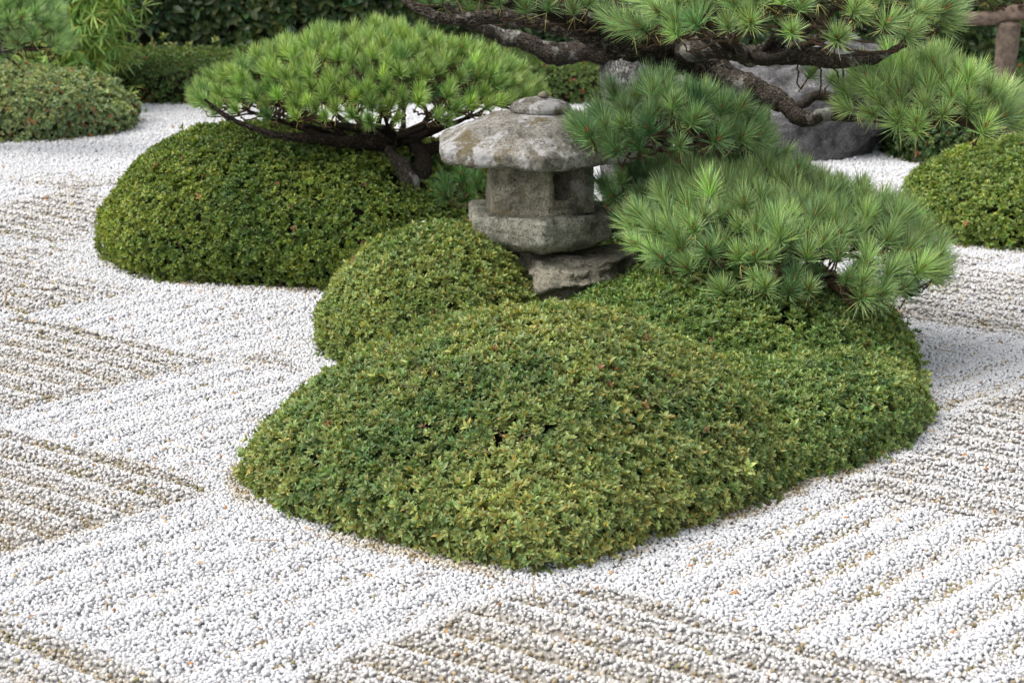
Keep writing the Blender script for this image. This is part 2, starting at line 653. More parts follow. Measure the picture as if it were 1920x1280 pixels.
D_F = Dome(2.52, 9.0, 0.35, gp((1735, 430), (1780, 462), (1860, 474), (1920, 476)) + [(2.7, 8.15), (3.2, 8.6), (3.3, 9.2), (2.8, 9.7), (2.1, 9.55), (1.80, 9.1)],
           0.95, 1.1, 6, 0.022)
D_G = Dome(-2.95, 11.9, 0.36, [(-2.28, 11.9), (-2.4, 11.55), (-2.7, 11.35), (-3.2, 11.3), (-3.7, 11.5), (-3.9, 12.1), (-3.4, 12.7), (-2.8, 12.7), (-2.4, 12.4)],
           0.95, 1.2, 7, 0.07)
D_H = Dome(2.45, 10.9, 0.36, [(2.1, 10.7), (2.5, 10.3), (3.2, 10.3), (3.4, 10.9), (3.0, 11.4), (2.3, 11.3)], 0.85, 0.8, 8, 0.03)
D_K = Dome(0.42, 7.35, 0.30, [(0.95, 7.4), (0.8, 7.1), (0.45, 6.95), (0.1, 7.0), (-0.1, 7.3), (0.05, 7.7), (0.45, 7.85), (0.8, 7.75)], 0.95, 1.2, 9, 0.025)
FRONT = [D_A, D_B, D_C, D_D, D_E, D_F, D_G, D_H, D_K]

# ------------------------------------------------------------------ ground and gravel
L_ANG, M_ANG = math.radians(48), math.radians(-37.5)
MV = np.array([math.cos(M_ANG), math.sin(M_ANG)])
LV = np.array([math.cos(L_ANG), math.sin(L_ANG)])
V2 = np.array([-0.73, 4.93])
TM, TL = 1.05, 0.95
INV = np.linalg.inv(np.stack([MV, LV], 1))


def rake(x, y):
    """height of the raked gravel, how strongly a spot is worked (soil shows), and how deep in a groove it lies"""
    x, y = np.asarray(x, float), np.asarray(y, float)
    P = np.stack([x, y, np.zeros_like(x)], -1).reshape(-1, 3)
    w1 = noise(P, 1.3, 11).reshape(x.shape) * 0.008 + noise(P, 6, 12).reshape(x.shape) * 0.004
    w2 = noise(P, 1.3, 13).reshape(x.shape) * 0.008 + noise(P, 6, 14).reshape(x.shape) * 0.004
    q = np.einsum('ij,...j->...i', INV, np.stack([x - V2[0], y - V2[1]], -1))
    u, v = (q[..., 0] + w1) / TM, (q[..., 1] + w2) / TL
    i, j = np.floor(u), np.floor(v)
    par = (i + j) % 2
    par = np.where((j >= 2) & (i >= -1), 1 - par, par)
    worked = par < 0.5
    fu, fv = u - i, v - j
    edge = np.minimum(np.minimum(fu, 1 - fu), np.minimum(fv, 1 - fv))
    e = np.clip(edge / 0.022, 0, 1)
    ph = np.where(worked, fv * 8, fu * 8)
    cosv = np.cos(2 * math.pi * ph)
    # which tiles are strongly soiled
    right = np.clip((x - 0.25) / 0.5, 0, 1) * np.clip((6.2 - y) / 0.4, 0, 1)
    amp = np.where(worked, 0.0195, 0.0036 + 0.0024 * right)
    ring = np.full(x.shape, 1.0)
    for D, wd in ((D_A, 0.10), (D_B, 0.07), (D_C, 0.10), (D_D, 0.16), (D_E, 0.26), (D_F, 0.2), (D_G, 0.6)):
        ring = np.minimum(ring, np.clip(D.dist(x, y) / wd - 0.35, 0, 1))
    far = np.clip((10.2 - y) / 0.5, 0, 1)
    a = amp * e * ring * far
    nz = noise(P, 4.5, 15, 2).reshape(x.shape)
    h = a * cosv * np.where(worked, 1 + 0.35 * nz, np.clip(1.0 + 0.8 * nz, 0, 2)) + 0.006 * noise(P, 2.0, 16, 2).reshape(x.shape) + 0.004 * noise(P, 18, 17).reshape(x.shape)
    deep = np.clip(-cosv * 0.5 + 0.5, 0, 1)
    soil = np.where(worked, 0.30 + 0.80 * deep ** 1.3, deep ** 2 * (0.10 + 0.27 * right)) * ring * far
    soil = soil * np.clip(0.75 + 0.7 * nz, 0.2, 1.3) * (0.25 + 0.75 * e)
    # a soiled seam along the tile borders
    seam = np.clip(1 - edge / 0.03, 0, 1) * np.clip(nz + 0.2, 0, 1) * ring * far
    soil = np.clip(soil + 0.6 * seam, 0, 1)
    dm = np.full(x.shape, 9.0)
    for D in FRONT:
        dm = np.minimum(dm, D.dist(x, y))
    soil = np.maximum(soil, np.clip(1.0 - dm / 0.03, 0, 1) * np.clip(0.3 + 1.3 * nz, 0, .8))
    return h, soil, deep


def axis_lines(lo, hi, step, far_lo, far_hi):
    mid = list(np.arange(lo, hi, step))
    a, s = [], step
    x = lo
    while x > far_lo:
        s *= 1.25
        x -= s
        a.append(x)
    b, s = [], step
    x = mid[-1]
    while x < far_hi:
        s *= 1.25
        x += s
        b.append(x)
    return np.array(a[::-1] + mid + b)


gx = axis_lines(-2.6, 2.8, 0.018, -80, 80)
gy = axis_lines(3.2, 10.4, 0.018, -20, 150)
GX, GY = np.meshgrid(gx, gy)
H0, S0, _d = rake(GX, GY)
near = (np.abs(GX) < 3.5) & (GY > 2.5) & (GY < 12)
H0 = np.where(near, H0, 0)
gme = grid_mesh('ground', np.stack([GX, GY, H0 - 0.004], -1))
sa = gme.attributes.new('soil', 'FLOAT', 'POINT')
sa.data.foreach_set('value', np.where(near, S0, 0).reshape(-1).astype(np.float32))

k = N('gravel_bed')
gn = k.tex(220, 4, 0.6)
vor = k.add('ShaderNodeTexVoronoi')
vor.inputs['Scale'].default_value = 85
vmp = k.obco()
k.lk(vmp, vor.inputs['Vector'])
c = k.ramp(vor.outputs['Color'], [(0.1, (0.40, 0.40, 0.41)), (0.9, (0.56, 0.56, 0.575))])
sepc = k.add('ShaderNodeAttribute', attribute_name='soil')
pit = k.ramp(vor.outputs['Distance'], [(0.25, (1, 1, 1)), (0.75, (0.66, 0.66, 0.66))])
c = k.mix(1.0, c, pit, 'MULTIPLY')
big = k.tex(2.2, 4)
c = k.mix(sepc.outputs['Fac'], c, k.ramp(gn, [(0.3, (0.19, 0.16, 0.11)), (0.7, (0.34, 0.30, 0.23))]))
mossf = k.mix(1.0, k.ramp(k.tex(7, 6, 0.6), [(0.62, 0.0), (0.72, 0.7)]), sepc.outputs['Fac'], 'MULTIPLY')
c = k.mix(mossf, c, (0.16, 0.15, 0.03))
k.lk(c, k.b.inputs['Base Color'])
k.b.inputs['Roughness'].default_value = 0.95
k.b.inputs['Specular IOR Level'].default_value = 0.1
inv = k.add('ShaderNodeMath', operation='SUBTRACT')
inv.inputs[0].default_value = 1.0
k.lk(vor.outputs['Distance'], inv.inputs[1])
k.lk(k.bump(inv.outputs[0], 0.8, 0.006), k.b.inputs['Normal'])
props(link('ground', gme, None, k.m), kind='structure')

# stones of the gravel


def pebble(seed, flat=0.75):
    bm = bmesh.new()
    bmesh.ops.create_icosphere(bm, subdivisions=2, radius=1.0)
    V = np.array([v.co[:] for v in bm.verts])
    F = [[v.index for v in f.verts] for f in bm.faces]
    bm.free()
    d = noise(V, 1.1, seed) * 0.32 + noise(V, 2.3, seed + 9) * 0.13
    rr_ = np.random.default_rng(seed)
    for _ in range(9):
        nn = unit(rr_.normal(0, 1, 3))
        V = V - nn[None] * np.maximum(V @ nn - rr_.uniform(.66, .86), 0)[:, None]
    V = V * (1 + d)[:, None] * np.array([1.05, 0.9, flat])
    return V, F, np.ones((len(V), 3)), [0] * len(F)


T_PEB = [pebble(20 + q, 0.7 + 0.05 * q) for q in range(7)]
k = N('gravel_stone')
ia = k.add('ShaderNodeAttribute', attribute_name='col', attribute_type='INSTANCER')
sp = k.tex(1.6, 4, 0.7)
c = k.mix(1.0, ia.outputs['Color'], k.ramp(sp, [(0.3, (0.86, 0.85, 0.83)), (0.6, (1, 1, 1))]), 'MULTIPLY')
k.lk(c, k.b.inputs['Base Color'])
k.b.inputs['Roughness'].default_value = 0.85
k.b.inputs['Specular IOR Level'].default_value = 0.2
M['pebble'] = k.m

PX, PY, PR = [], [], []
for y0, y1, sp_, rad in ((3.3, 5.2, 0.0081, 0.0047), (5.2, 6.6, 0.0088, 0.0051), (6.6, 8.6, 0.0102, 0.0059), (8.6, 11.0, 0.0125, 0.0073), (11.0, 14.0, 0.016, 0.0092)):
    for yy in np.arange(y0, y1, sp_ * 0.9):
        hw = 0.2571 * yy * 1.02 + 0.85
        xx = np.arange(-hw, hw, sp_)
        PX.append(xx + (rng.random(len(xx)) - 0.5) * sp_ * 1.3)
        PY.append(yy + (rng.random(len(xx)) - 0.5) * sp_ * 1.3)
        PR.append(np.full(len(xx), rad))
PX, PY, PR = np.concatenate(PX), np.concatenate(PY), np.concatenate(PR)
keep = np.ones(len(PX), bool)
for D in FRONT:
    keep &= ~D.inside(PX, PY, -0.09)
keep &= rng.random(len(PX)) < 0.97
PX, PY, PR = PX[keep], PY[keep], PR[keep]
ph_, ps_, pd_ = rake(PX, PY)
nP = len(PX)
siz = PR * 1.04 * np.exp(rng.normal(0, 0.17, nP))
soilv = np.clip(ps_ * (0.65 + 0.7 * rng.random(nP)), 0, 1)
white = np.array([0.60, 0.605, 0.625])[None] * (1 + rng.normal(0, 0.05, nP))[:, None]
beige = np.array([0.47, 0.42, 0.33])[None] * (1 + rng.normal(0, 0.14, nP))[:, None]
dirt = np.array([0.30, 0.24, 0.15])[None] * (1 + rng.normal(0, 0.15, nP))[:, None]
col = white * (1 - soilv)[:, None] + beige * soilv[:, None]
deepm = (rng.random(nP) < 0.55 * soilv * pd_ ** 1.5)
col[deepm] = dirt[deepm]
odd = rng.random(nP)
tanp = odd < 0.004 + 0.03 * ps_
col[tanp] = np.array([0.46, 0.36, 0.23]) * (0.8 + 0.4 * rng.random((tanp.sum(), 1)))
rust = odd > 0.9985
col[rust] = np.array([0.42, 0.20, 0.08])
gry = (odd > 0.965) & ~rust
col[gry] = np.array([0.60, 0.60, 0.62]) * (0.85 + 0.3 * rng.random((gry.sum(), 1)))
mos = (noise(np.stack([PX, PY, PX * 0], 1), 5.5, 19, 2) > 0.22) & (rng.random(nP) < 0.55 * ps_ * pd_)
col[mos] = np.array([0.27, 0.245, 0.13]) * (0.8 + 0.5 * rng.random((mos.sum(), 1)))
PP = np.stack([PX, PY, ph_ + siz * (0.30 + 0.80 * rng.random(nP) ** 1.6)], 1)
rot = np.stack([rng.normal(0, 0.6, nP), rng.normal(0, 0.6, nP), rng.random(nP) * 6.283], 1)
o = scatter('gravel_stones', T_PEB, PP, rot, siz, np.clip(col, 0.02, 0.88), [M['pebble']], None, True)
props(o, 'white raked gravel of small rounded stones with beige furrows', 'gravel')

# ------------------------------------------------------------------ clipped shrubs


def foliage_color(P, nrm, base, young, young_amt, seed, dens_noise=2.5):
    n = noise(P, dens_noise, seed, 2)
    n2 = noise(P, 14, seed + 5, 2)
    f = np.clip(young_amt + 0.65 * n + 0.40 * n2 + rng.normal(0, 0.15, len(P)), 0, 1)
    c = np.array(base)[None] * (1 - f)[:, None] + np.array(young)[None] * f[:, None]
    return c * (1 + rng.normal(0, 0.16, len(P)))[:, None]


def shrub(D, name, label, cat, group, base, young, yamt, dens, scale, temps, singles=0, holes=(), gap=0.35, ruddy=0.004):
    t = empty(name, (D.c[0], D.c[1], 0), label, cat, group)
    core = grid_mesh('dark_core', D.surf(40, 90, 0.045), True, True)
    link('dark_core', core, t, M['core'])
    P1, N1 = D.sample(dens, 0.0)
    P2, N2 = D.sample(dens * 0.7, 0.022 * scale)
    off = rng.normal(0, 0.006 * scale, len(P1)) + 0.004
    P1 = P1 + N1 * off[:, None]
    low = P1[:, 2] < .10
    P1[low] += N1[low] * (np.abs(rng.normal(0, .014, (low.sum(), 1))) * (noise(P1[low], 12, D.seed) > -.1)[:, None])
    stray = rng.random(len(P1)) < .012
    P1[stray] += N1[stray] * rng.uniform(.006, .022, (stray.sum(), 1))
    P = np.concatenate([P1, P2])
    Nn = np.concatenate([N1, N2])
    # gaps between the shoots
    g = noise(P, 16 / scale, D.seed + 40, 2)
    keep = (g > -0.55 + gap * 0.3) | (rng.random(len(P)) < 0.45)
    for hx, hy, hz, hr in holes:
        d = np.linalg.norm((P - np.array([hx, hy, hz])) * np.array([1, 1, 1.3]), axis=1)
        keep &= ~((d < hr * (1 + 0.55 * noise(P, 26, 77, 2))) & (rng.random(len(P)) < .74))
    P, Nn = P[keep], Nn[keep]
    # shoots reach out of the surface and up
    d = unit(Nn + rng.normal(0, 0.30, Nn.shape) + np.array([0, 0, 0.25]))
    rot = eulers(d, rng.random(len(P)) * 6.283)
    scl = scale * np.exp(rng.normal(0, 0.20, len(P)))
    col = foliage_color(P, Nn, base, young, yamt, D.seed)
    rd = rng.random(len(P)) < ruddy
    col[rd] = np.array([0.30, 0.17, 0.09]) * (0.7 + 0.6 * rng.random((rd.sum(), 1)))
    if singles:
        dist = np.linalg.norm(P - np.array([0, 0, CAM_H]), axis=1)
        dist[: len(P1)] += 0
        vis = (Nn[:, 1] < 0.1) & (np.arange(len(P)) < int(len(P1) * keep[: len(P1)].mean()))
        order = np.argsort(np.where(vis, dist, 99))[:singles]
        tm = [template_mesh('leaf_rosette', tp, [M['leaf_obj']]) for tp in temps]
        for i in order:
            ob = bpy.data.objects.new('leaf_rosette', tm[i % len(tm)])
            S.collection.objects.link(ob)
            ob.parent = t
            ob.location = P[i] - np.array([D.c[0], D.c[1], 0])
            ob.rotation_euler = rot[i]
            ob.scale = [scl[i]] * 3
            ob.color = (*np.clip(col[i], 0, 1), 1)
        m = np.ones(len(P), bool)
        m[order] = False
        P, rot, scl, col = P[m], rot[m], scl[m], col[m]
    scatter('foliage', temps, P, rot, scl, np.clip(col, 0.004, 0.6), [M['leaf']], t)
    return t


def grow_twigs(parent, D, n, seed, mat, spots):
    """bare grey twigs poking out of the gaps"""
    r = random.Random(seed)
    V, F = [], []
    for (x, y, z) in spots:
        for q in range(n):
            p0 = np.array([x, y, z]) + np.array([r.gauss(0, .03), r.gauss(0, .03), -0.03])
            d = unit(np.array([r.gauss(0, 1), r.gauss(-.5, .6), abs(r.gauss(0.6, .5))]))
            p1 = p0 + d * r.uniform(.04, .09)
            tube_into(V, F, [p0, (p0 + p1) / 2 + np.array([r.gauss(0, .006), 0, r.gauss(0, .006)]), p1], [.0014, .0011, .0006], 4)
    o = link('bare_twigs', mesh('bare_twigs', V, F), parent, mat)
    o['kind'] = 'stuff'


def frames(pts):
    pts = np.asarray(pts, float)
    T = unit(np.gradient(pts, axis=0))
    up = np.array([0, 0, 1.0]) if abs(T[0, 2]) < 0.9 else np.array([1.0, 0, 0])
    A = [unit(np.cross(T[0], up))]
    for i in range(1, len(pts)):
        a = A[-1] - T[i] * np.dot(A[-1], T[i])
        A.append(unit(a))
    A = np.array(A)
    return T, A, np.cross(T, A)


def tube_into(V, F, pts, rad, seg=6):
    T, A, B = frames(pts)
    k = len(V)
    for i, p in enumerate(pts):
        for s in range(seg):
            an = 2 * math.pi * s / seg
            V.append(tuple(np.asarray(p) + (A[i] * math.cos(an) + B[i] * math.sin(an)) * rad[i]))
    for i in range(len(pts) - 1):
        for s in range(seg):
            a, b = k + i * seg + s, k + i * seg + (s + 1) % seg
            F.append((a, b, b + seg, a + seg))
    F.append(tuple(k + s for s in range(seg))[::-1])
    F.append(tuple(k + (len(pts) - 1) * seg + s for s in range(seg)))


def catmull(pts, n):
    pts = np.asarray(pts, float)
    P = np.concatenate([[2 * pts[0] - pts[1]], pts, [2 * pts[-1] - pts[-2]]])
    out = []
    segs = len(pts) - 1
    for q in np.linspace(0, segs - 1e-6, n):
        i = int(q)
        t = q - i
        a, b, c_, d = P[i], P[i + 1], P[i + 2], P[i + 3]
        out.append(0.5 * ((2 * b) + (-a + c_) * t + (2 * a - 5 * b + 4 * c_ - d) * t * t + (-a + 3 * b - 3 * c_ + d) * t ** 3))
    return np.array(out)


def limb(name, ctrl, radii, parent, mat, seed=0, rough=0.16, step=0.012, seg=18, wob=0.0):
    """a gnarled trunk or bough: tapered tube with knots and ridges"""
    ctrl = np.asarray(ctrl, float)
    ln = np.linalg.norm(np.diff(ctrl, axis=0), axis=1).sum()
    n = max(8, int(ln / step))
    c4 = catmull(np.concatenate([ctrl, np.asarray(radii)[:, None]], 1), n)
    pts, rad = c4[:, :3], np.maximum(c4[:, 3], 0.001)
    if wob:
        for ax in range(3):
            pts[:, ax] += noise(np.stack([pts[:, 0] + ax * 9, pts[:, 1], pts[:, 2]], 1), 7, seed + ax) * wob * np.minimum(1, np.arange(n) / (n * .1 + 1))
    T, A, B = frames(pts)
    an = np.linspace(0, 2 * math.pi, seg, endpoint=False)
    dirs = A[:, None] * np.cos(an)[None, :, None] + B[:, None] * np.sin(an)[None, :, None]
    P = pts[:, None] + dirs * rad[:, None, None]
    fl = P.reshape(-1, 3)
    f0 = 0.5 / max(rad.mean(), .004)
    d = noise(fl, f0, seed + 1, 2) * 1.0 + noise(fl, f0 * 3.5, seed + 2, 2) * 0.5
    P = P + dirs * (d.reshape(n, seg) * rad[:, None] * rough * 1.6)[..., None]
    cap0 = pts[0][None, None].repeat(seg, 1)
    cap1 = (pts[-1] + T[-1] * rad[-1] * 0.3)[None, None].repeat(seg, 1)
    P = np.concatenate([cap0, P, cap1], 0)
    me = grid_mesh(name, P, True, True)
    return link(name, me, parent, mat)


def on_surface(D, px, py):
    P = D.surf().reshape(-1, 3)
    dy = P[:, 1]
    dz = P[:, 2] - CAM_H
    dep = dy * CP - dz * SP
    u = 960 + FPX * P[:, 0] / dep
    v = 640 - FPX * (dy * SP + dz * CP) / dep
    cost = np.hypot(u - px, v - py) + dy * 12
    return P[int(np.argmin(cost))]


# shrubs of the island
GA = 'clipped azalea mounds in the gravel'
hA = on_surface(D_A, 955, 815)
hA2 = on_surface(D_A, 1225, 715)
hA3 = on_surface(D_A, 815, 705)
tA = shrub(D_A, 'azalea_mound', 'large clipped azalea mound nearest the camera with yellow-green top and red buds', 'shrub', GA,
           (0.112, 0.195, 0.064), (0.370, 0.400, 0.130), 0.52, 7400, 0.90, T_AZ, 300,
           [(hA[0], hA[1], hA[2], .05), (hA[0] - .06, hA[1] + .02, hA[2] + .02, .035), (hA[0] + .07, hA[1], hA[2] + .01, .028), (hA2[0], hA2[1], hA2[2], .03), (hA3[0], hA3[1], hA3[2], .03)])
grow_twigs(tA, D_A, 16, 3, M['wood_grey'], [hA, hA2, hA3])
tB = shrub(D_B, 'azalea_mound', 'clipped azalea mound joined to the right flank of the nearest mound, at the gravel edge', 'shrub', GA,
           (0.105, 0.195, 0.063), (0.300, 0.370, 0.115), 0.46, 6800, 0.92, T_AZ)
hC = on_surface(D_C, 1492, 600)
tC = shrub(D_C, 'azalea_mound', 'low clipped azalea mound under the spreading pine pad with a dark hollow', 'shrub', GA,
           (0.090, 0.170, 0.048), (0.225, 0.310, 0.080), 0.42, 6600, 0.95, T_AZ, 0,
           [(hC[0], hC[1], hC[2], .075)])
tD = shrub(D_D, 'azalea_mound', 'steep rounded azalea mound directly left of the stone lantern', 'shrub', GA,
           (0.105, 0.185, 0.054), (0.295, 0.345, 0.098), 0.46, 6600, 0.95, T_AZ)
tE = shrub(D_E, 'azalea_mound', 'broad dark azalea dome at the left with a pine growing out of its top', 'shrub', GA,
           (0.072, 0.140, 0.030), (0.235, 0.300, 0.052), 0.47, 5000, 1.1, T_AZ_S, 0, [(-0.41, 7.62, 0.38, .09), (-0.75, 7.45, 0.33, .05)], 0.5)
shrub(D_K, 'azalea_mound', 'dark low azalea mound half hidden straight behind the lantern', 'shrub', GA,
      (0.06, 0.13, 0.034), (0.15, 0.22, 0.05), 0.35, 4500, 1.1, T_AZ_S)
tF = shrub(D_F, 'azalea_mound', 'yellow-green clipped azalea dome cut off by the right edge of the picture', 'shrub', GA,
           (0.10, 0.18, 0.042), (0.225, 0.305, 0.068), 0.60, 3000, 1.3, T_AZ_S, 0, (), 0.5)

# ------------------------------------------------------------------ stone lantern


def solid(name, V, F, vox, amp, seed, parent, mat, freq=(6, 22), amp2=0.3):
    """a worn stone: closed form, remeshed evenly, then weathered"""
    me = mesh(name, V, F)
    o = link(name, me, parent, mat)
    md = o.modifiers.new('r', 'REMESH')
    md.mode = 'VOXEL'
    md.voxel_size = vox
    dg = bpy.context.evaluated_depsgraph_get()
    dg.update()
    m2 = bpy.data.meshes.new_from_object(o.evaluated_get(dg))
    o.modifiers.clear()
    o.data = m2
    if not m2.materials:
        m2.materials.append(mat)
    n = len(m2.vertices)
    co = np.empty(n * 3, np.float32)
    m2.vertices.foreach_get('co', co)
    P = co.reshape(-1, 3).astype(float)
    # relax a few times so that arrises wear round
    e = np.empty(len(m2.edges) * 2, np.int32)
    m2.edges.foreach_get('vertices', e)
    e = e.reshape(-1, 2)
    for _ in range(1):
        acc = np.zeros_like(P)
        cnt = np.zeros(n)
        for a, b in ((0, 1), (1, 0)):
            np.add.at(acc, e[:, a], P[e[:, b]])
            np.add.at(cnt, e[:, a], 1)
        P = P * 0.5 + 0.5 * acc / cnt[:, None]
    m2.vertices.foreach_set('co', P.astype(np.float32).reshape(-1))
    m2.update()
    nr = np.empty(n * 3, np.float32)
    m2.vertices.foreach_get('normal', nr)
    nr = nr.reshape(-1, 3)
    d = noise(P, freq[0], seed, 2) * amp + noise(P, freq[1], seed + 4, 3) * amp * amp2 * 2 - np.maximum(0, noise(P, 30, seed + 7) - .45) * amp * 1.5
    chip_ = np.maximum(0, noise(P, 38, seed + 11, 2) - .15)
    d = d - chip_ * amp * .9 + noise(P, 75, seed + 12) * .0011
    P = P + nr * d[:, None]
    m2.vertices.foreach_set('co', P.astype(np.float32).reshape(-1))
    m2.polygons.foreach_set('use_smooth', [True] * len(m2.polygons))
    m2.update()
    return o


def ngon_stack(c, rings, n=6, rotz=0.0, jit=0.0, seed=0):
    """rings: (radius, z, x_shift). closed prism-like solid"""
    r = random.Random(seed)
    jr = [1 + r.uniform(-jit, jit) for _ in range(n)]
    V, F = [], []
    for (rad, z, *rest) in rings:
        for i in range(n):
            a = rotz + 2 * math.pi * i / n
            V.append((c[0] + rad * jr[i] * math.cos(a), c[1] + rad * jr[i] * math.sin(a), c[2] + z))
    k_ = len(rings)
    for q in range(k_ - 1):
        for i in range(n):
            a, b = q * n + i, q * n + (i + 1) % n
            F.append((a, b, b + n, a + n))
    F.append(tuple(range(n))[::-1])
    F.append(tuple((k_ - 1) * n + i for i in range(n)))
    return V, F


YL = 6.62
LX = at(1012, 400, YL)[0]


def zl(py, Y=YL):
    return at(1012, py - 12, Y)[2]


zpb, zpt = zl(452), zl(402)           # plate bottom / top at the axis
zbt = zl(306)                         # top of fire box
zrt = zl(218)                         # top of roof
lan = empty('stone_lantern', (LX, YL, zpb), 'squat weathered stone lantern with a wide hexagonal roof, on a rough rock', 'stone lantern')
ROT = math.radians(-90 + 2)
# plate
pr = 0.262
V, F = ngon_stack((LX, YL, 0), [(pr * .80, zpb - .024), (pr * .93, zpb - .004), (pr * .99, zpb + 0.010), (pr * 1.0, zpb + 0.014), (pr * 1.0, zpt - 0.010), (pr * .97, zpt)], 6, ROT, .05, 2)
solid('base_plate', V, F, 0.007, 0.011, 31, lan, M['plate_stone'])
# fire box with a window cut in the right front face
br = 0.198
zb0, zb1 = zpt - 0.004, zbt + 0.01
rb = math.radians(-90 + 8)
V, F = [], []
hexo = [(LX + br * math.cos(rb + math.pi * i / 3), YL + br * math.sin(rb + math.pi * i / 3)) for i in range(6)]
hexo = [np.array(h) for h in hexo]
for z in (zb0, zb1):
    for h in hexo:
        V.append((h[0], h[1], z))
F = [tuple(range(6))[::-1], tuple(range(6, 12))]
for i in range(6):
    if i in (0, 3):
        continue
    F.append((i, (i + 1) % 6, (i + 1) % 6 + 6, i + 6))
# a passage from face 0 through to face 3
def rect_on(i, u0, u1, v0, v1, push):
    a, b = hexo[i], hexo[(i + 1) % 6]
    mid = (a + b) / 2 - np.array([LX, YL])
    inn = -mid / np.linalg.norm(mid) * push
    out = []
    for (u, v) in ((u0, v0), (u1, v0), (u1, v1), (u0, v1)):
        p = a + (b - a) * u + inn
        out.append((p[0], p[1], zb0 + (zb1 - zb0) * v))
    return out
k0 = len(V)
V += rect_on(0, .10, .74, .14, .90, 0)        # 12..15 outer rim of the frame
V += rect_on(0, .13, .71, .17, .87, .020)     # 16..19 frame recess
V += rect_on(0, .22, .56, .30, .76, .022)     # 20..23 opening
V += rect_on(3, .25, .75, .30, .80, 0)        # 24..27 back opening (mirrored)
outer0 = (0, 1, 7, 6)
for a in range(4):
    b = (a + 1) % 4
    F.append((outer0[a], outer0[b], 12 + b, 12 + a))
    F.append((12 + a, 12 + b, 16 + b, 16 + a))
    F.append((16 + a, 16 + b, 20 + b, 20 + a))
outer3 = (3, 4, 10, 9)
mirror = {0: 1, 1: 0, 2: 3, 3: 2}
for a in range(4):
    b = (a + 1) % 4
    F.append((outer3[a], outer3[b], 24 + b, 24 + a))
    F.append((20 + a, 20 + b, 24 + mirror[b], 24 + mirror[a]))
fb = solid('fire_box', V, F, 0.005, 0.008, 41, lan, M['box_stone'])
# round hollow in the left front face
hc = at(963, 345, YL - .17)
m2 = fb.data
co = np.array([v.co[:] for v in m2.vertices])
nr = np.array([v.normal[:] for v in m2.vertices])
for (hx, hy, r_, dp) in ((962, 338, .017, .032), (967, 368, .010, .012), (922, 352, .02, .012), (970, 322, .012, .012)):
    hc = at(hx, hy, YL - .16)
    dd = np.linalg.norm((co - hc) * np.array([1, .35, 1]), axis=1)
    wgt = np.exp(-(dd / r_) ** 2) * (nr[:, 1] < -.2)
    co = co - nr * (wgt * dp)[:, None]
m2.vertices.foreach_set('co', co.astype(np.float32).reshape(-1))
m2.update()
# roof
rr = 0.368
ze = zl(303)
V, F = ngon_stack((LX - 0.012, YL, 0), [(.20, ze + .012), (rr * .93, ze - .006), (rr * .985, ze + .004), (rr, ze + 0.042), (rr * .95, ze + .058), (rr * .72, ze + 0.102), (rr * .45, ze + 0.138), (rr * .30, ze + .148), (.08, ze + .152)], 6, math.radians(-90 + 3), .025, 5)
solid('roof', V, F, 0.007, 0.0105, 51, lan, M['roof_stone'])
# cap
V, F = ngon_stack((LX, YL, 0), [(.075, ze + .138), (.100, ze + .148), (.103, ze + .162), (.088, ze + .178), (.055, ze + .190), (.02, ze + .194)], 12, 0, .04, 6)
solid('cap', V, F, 0.005, 0.004, 61, lan, M['roof_stone'])


def rock(name, c_, s_, seed, mat, parent=None, sub=4, rough=0.22, cuts=9, freq=1.4, layers=0):
    bm = bmesh.new()
    bmesh.ops.create_icosphere(bm, subdivisions=sub, radius=1)
    V = np.array([v.co[:] for v in bm.verts])
    F = [[v.index for v in f.verts] for f in bm.faces]
    bm.free()
    r = np.random.default_rng(seed)
    for _ in range(cuts):
        nn = unit(r.normal(0, 1, 3))
        dcut = r.uniform(.62, .88)
        over = V @ nn - dcut
        V = V - nn[None] * np.maximum(over, 0)[:, None] * 0.92
    V = V * (1 + noise(V, freq, seed, 4) * rough)[:, None]
    V = V + unit(V) * (-np.abs(noise(V, 3.2, seed + 8, 2)) * rough * 0.35)[:, None]
    V = V * np.array(s_) + np.array(c_)
    if layers:
        st = noise(V * np.array([1.2, 1.2, 9.0]) + noise(V, 5, seed)[:, None] * .5, 2.6, seed + 2, 2)
        crack = -np.clip(0.16 - np.abs(noise(V * np.array([1, 1, 1.6]), 5, seed + 6, 3)), 0, 1) * 3.0
        V = V + unit((V - np.array(c_)) * np.array([1, 1, .2])) * ((np.round(st * 5) / 5 * .055 + crack * .05 + noise(V, 26, seed, 3) * .010) * layers)[:, None]
    return link(name, mesh(name, V, F, not layers), parent, mat)


cz = at(1019, 197, YL)
chip = rock('pebble', (cz[0], YL - .01, ze + .192 + .009), (.018, .014, .013), 9, M['pale_chip'], None, 3, .1, 6)
props(chip, 'small pale squarish stone lying on top of the lantern cap', 'stone')
rk = rock('footing_rock', (LX + .07, YL - .04, zpb - .20), (.29, .27, .24), 77, M['base_rock'], None, 6, .16, 12, 1.8, 1.0)
props(rk, 'rough layered brown-grey rock carrying the stone lantern', 'rock')
# boulder behind
bR = at(1500, 250, 10.9)
rb_ = rock('grey_boulder', (bR[0] - .04, 10.95, 0.25), (.66, .42, .47), 131, M['grey_rock'], None, 6, .34, 7, 1.2)
props(rb_, 'big dark grey boulder with pale streaks behind the pines, at the gravel edge', 'boulder')

# ------------------------------------------------------------------ pines


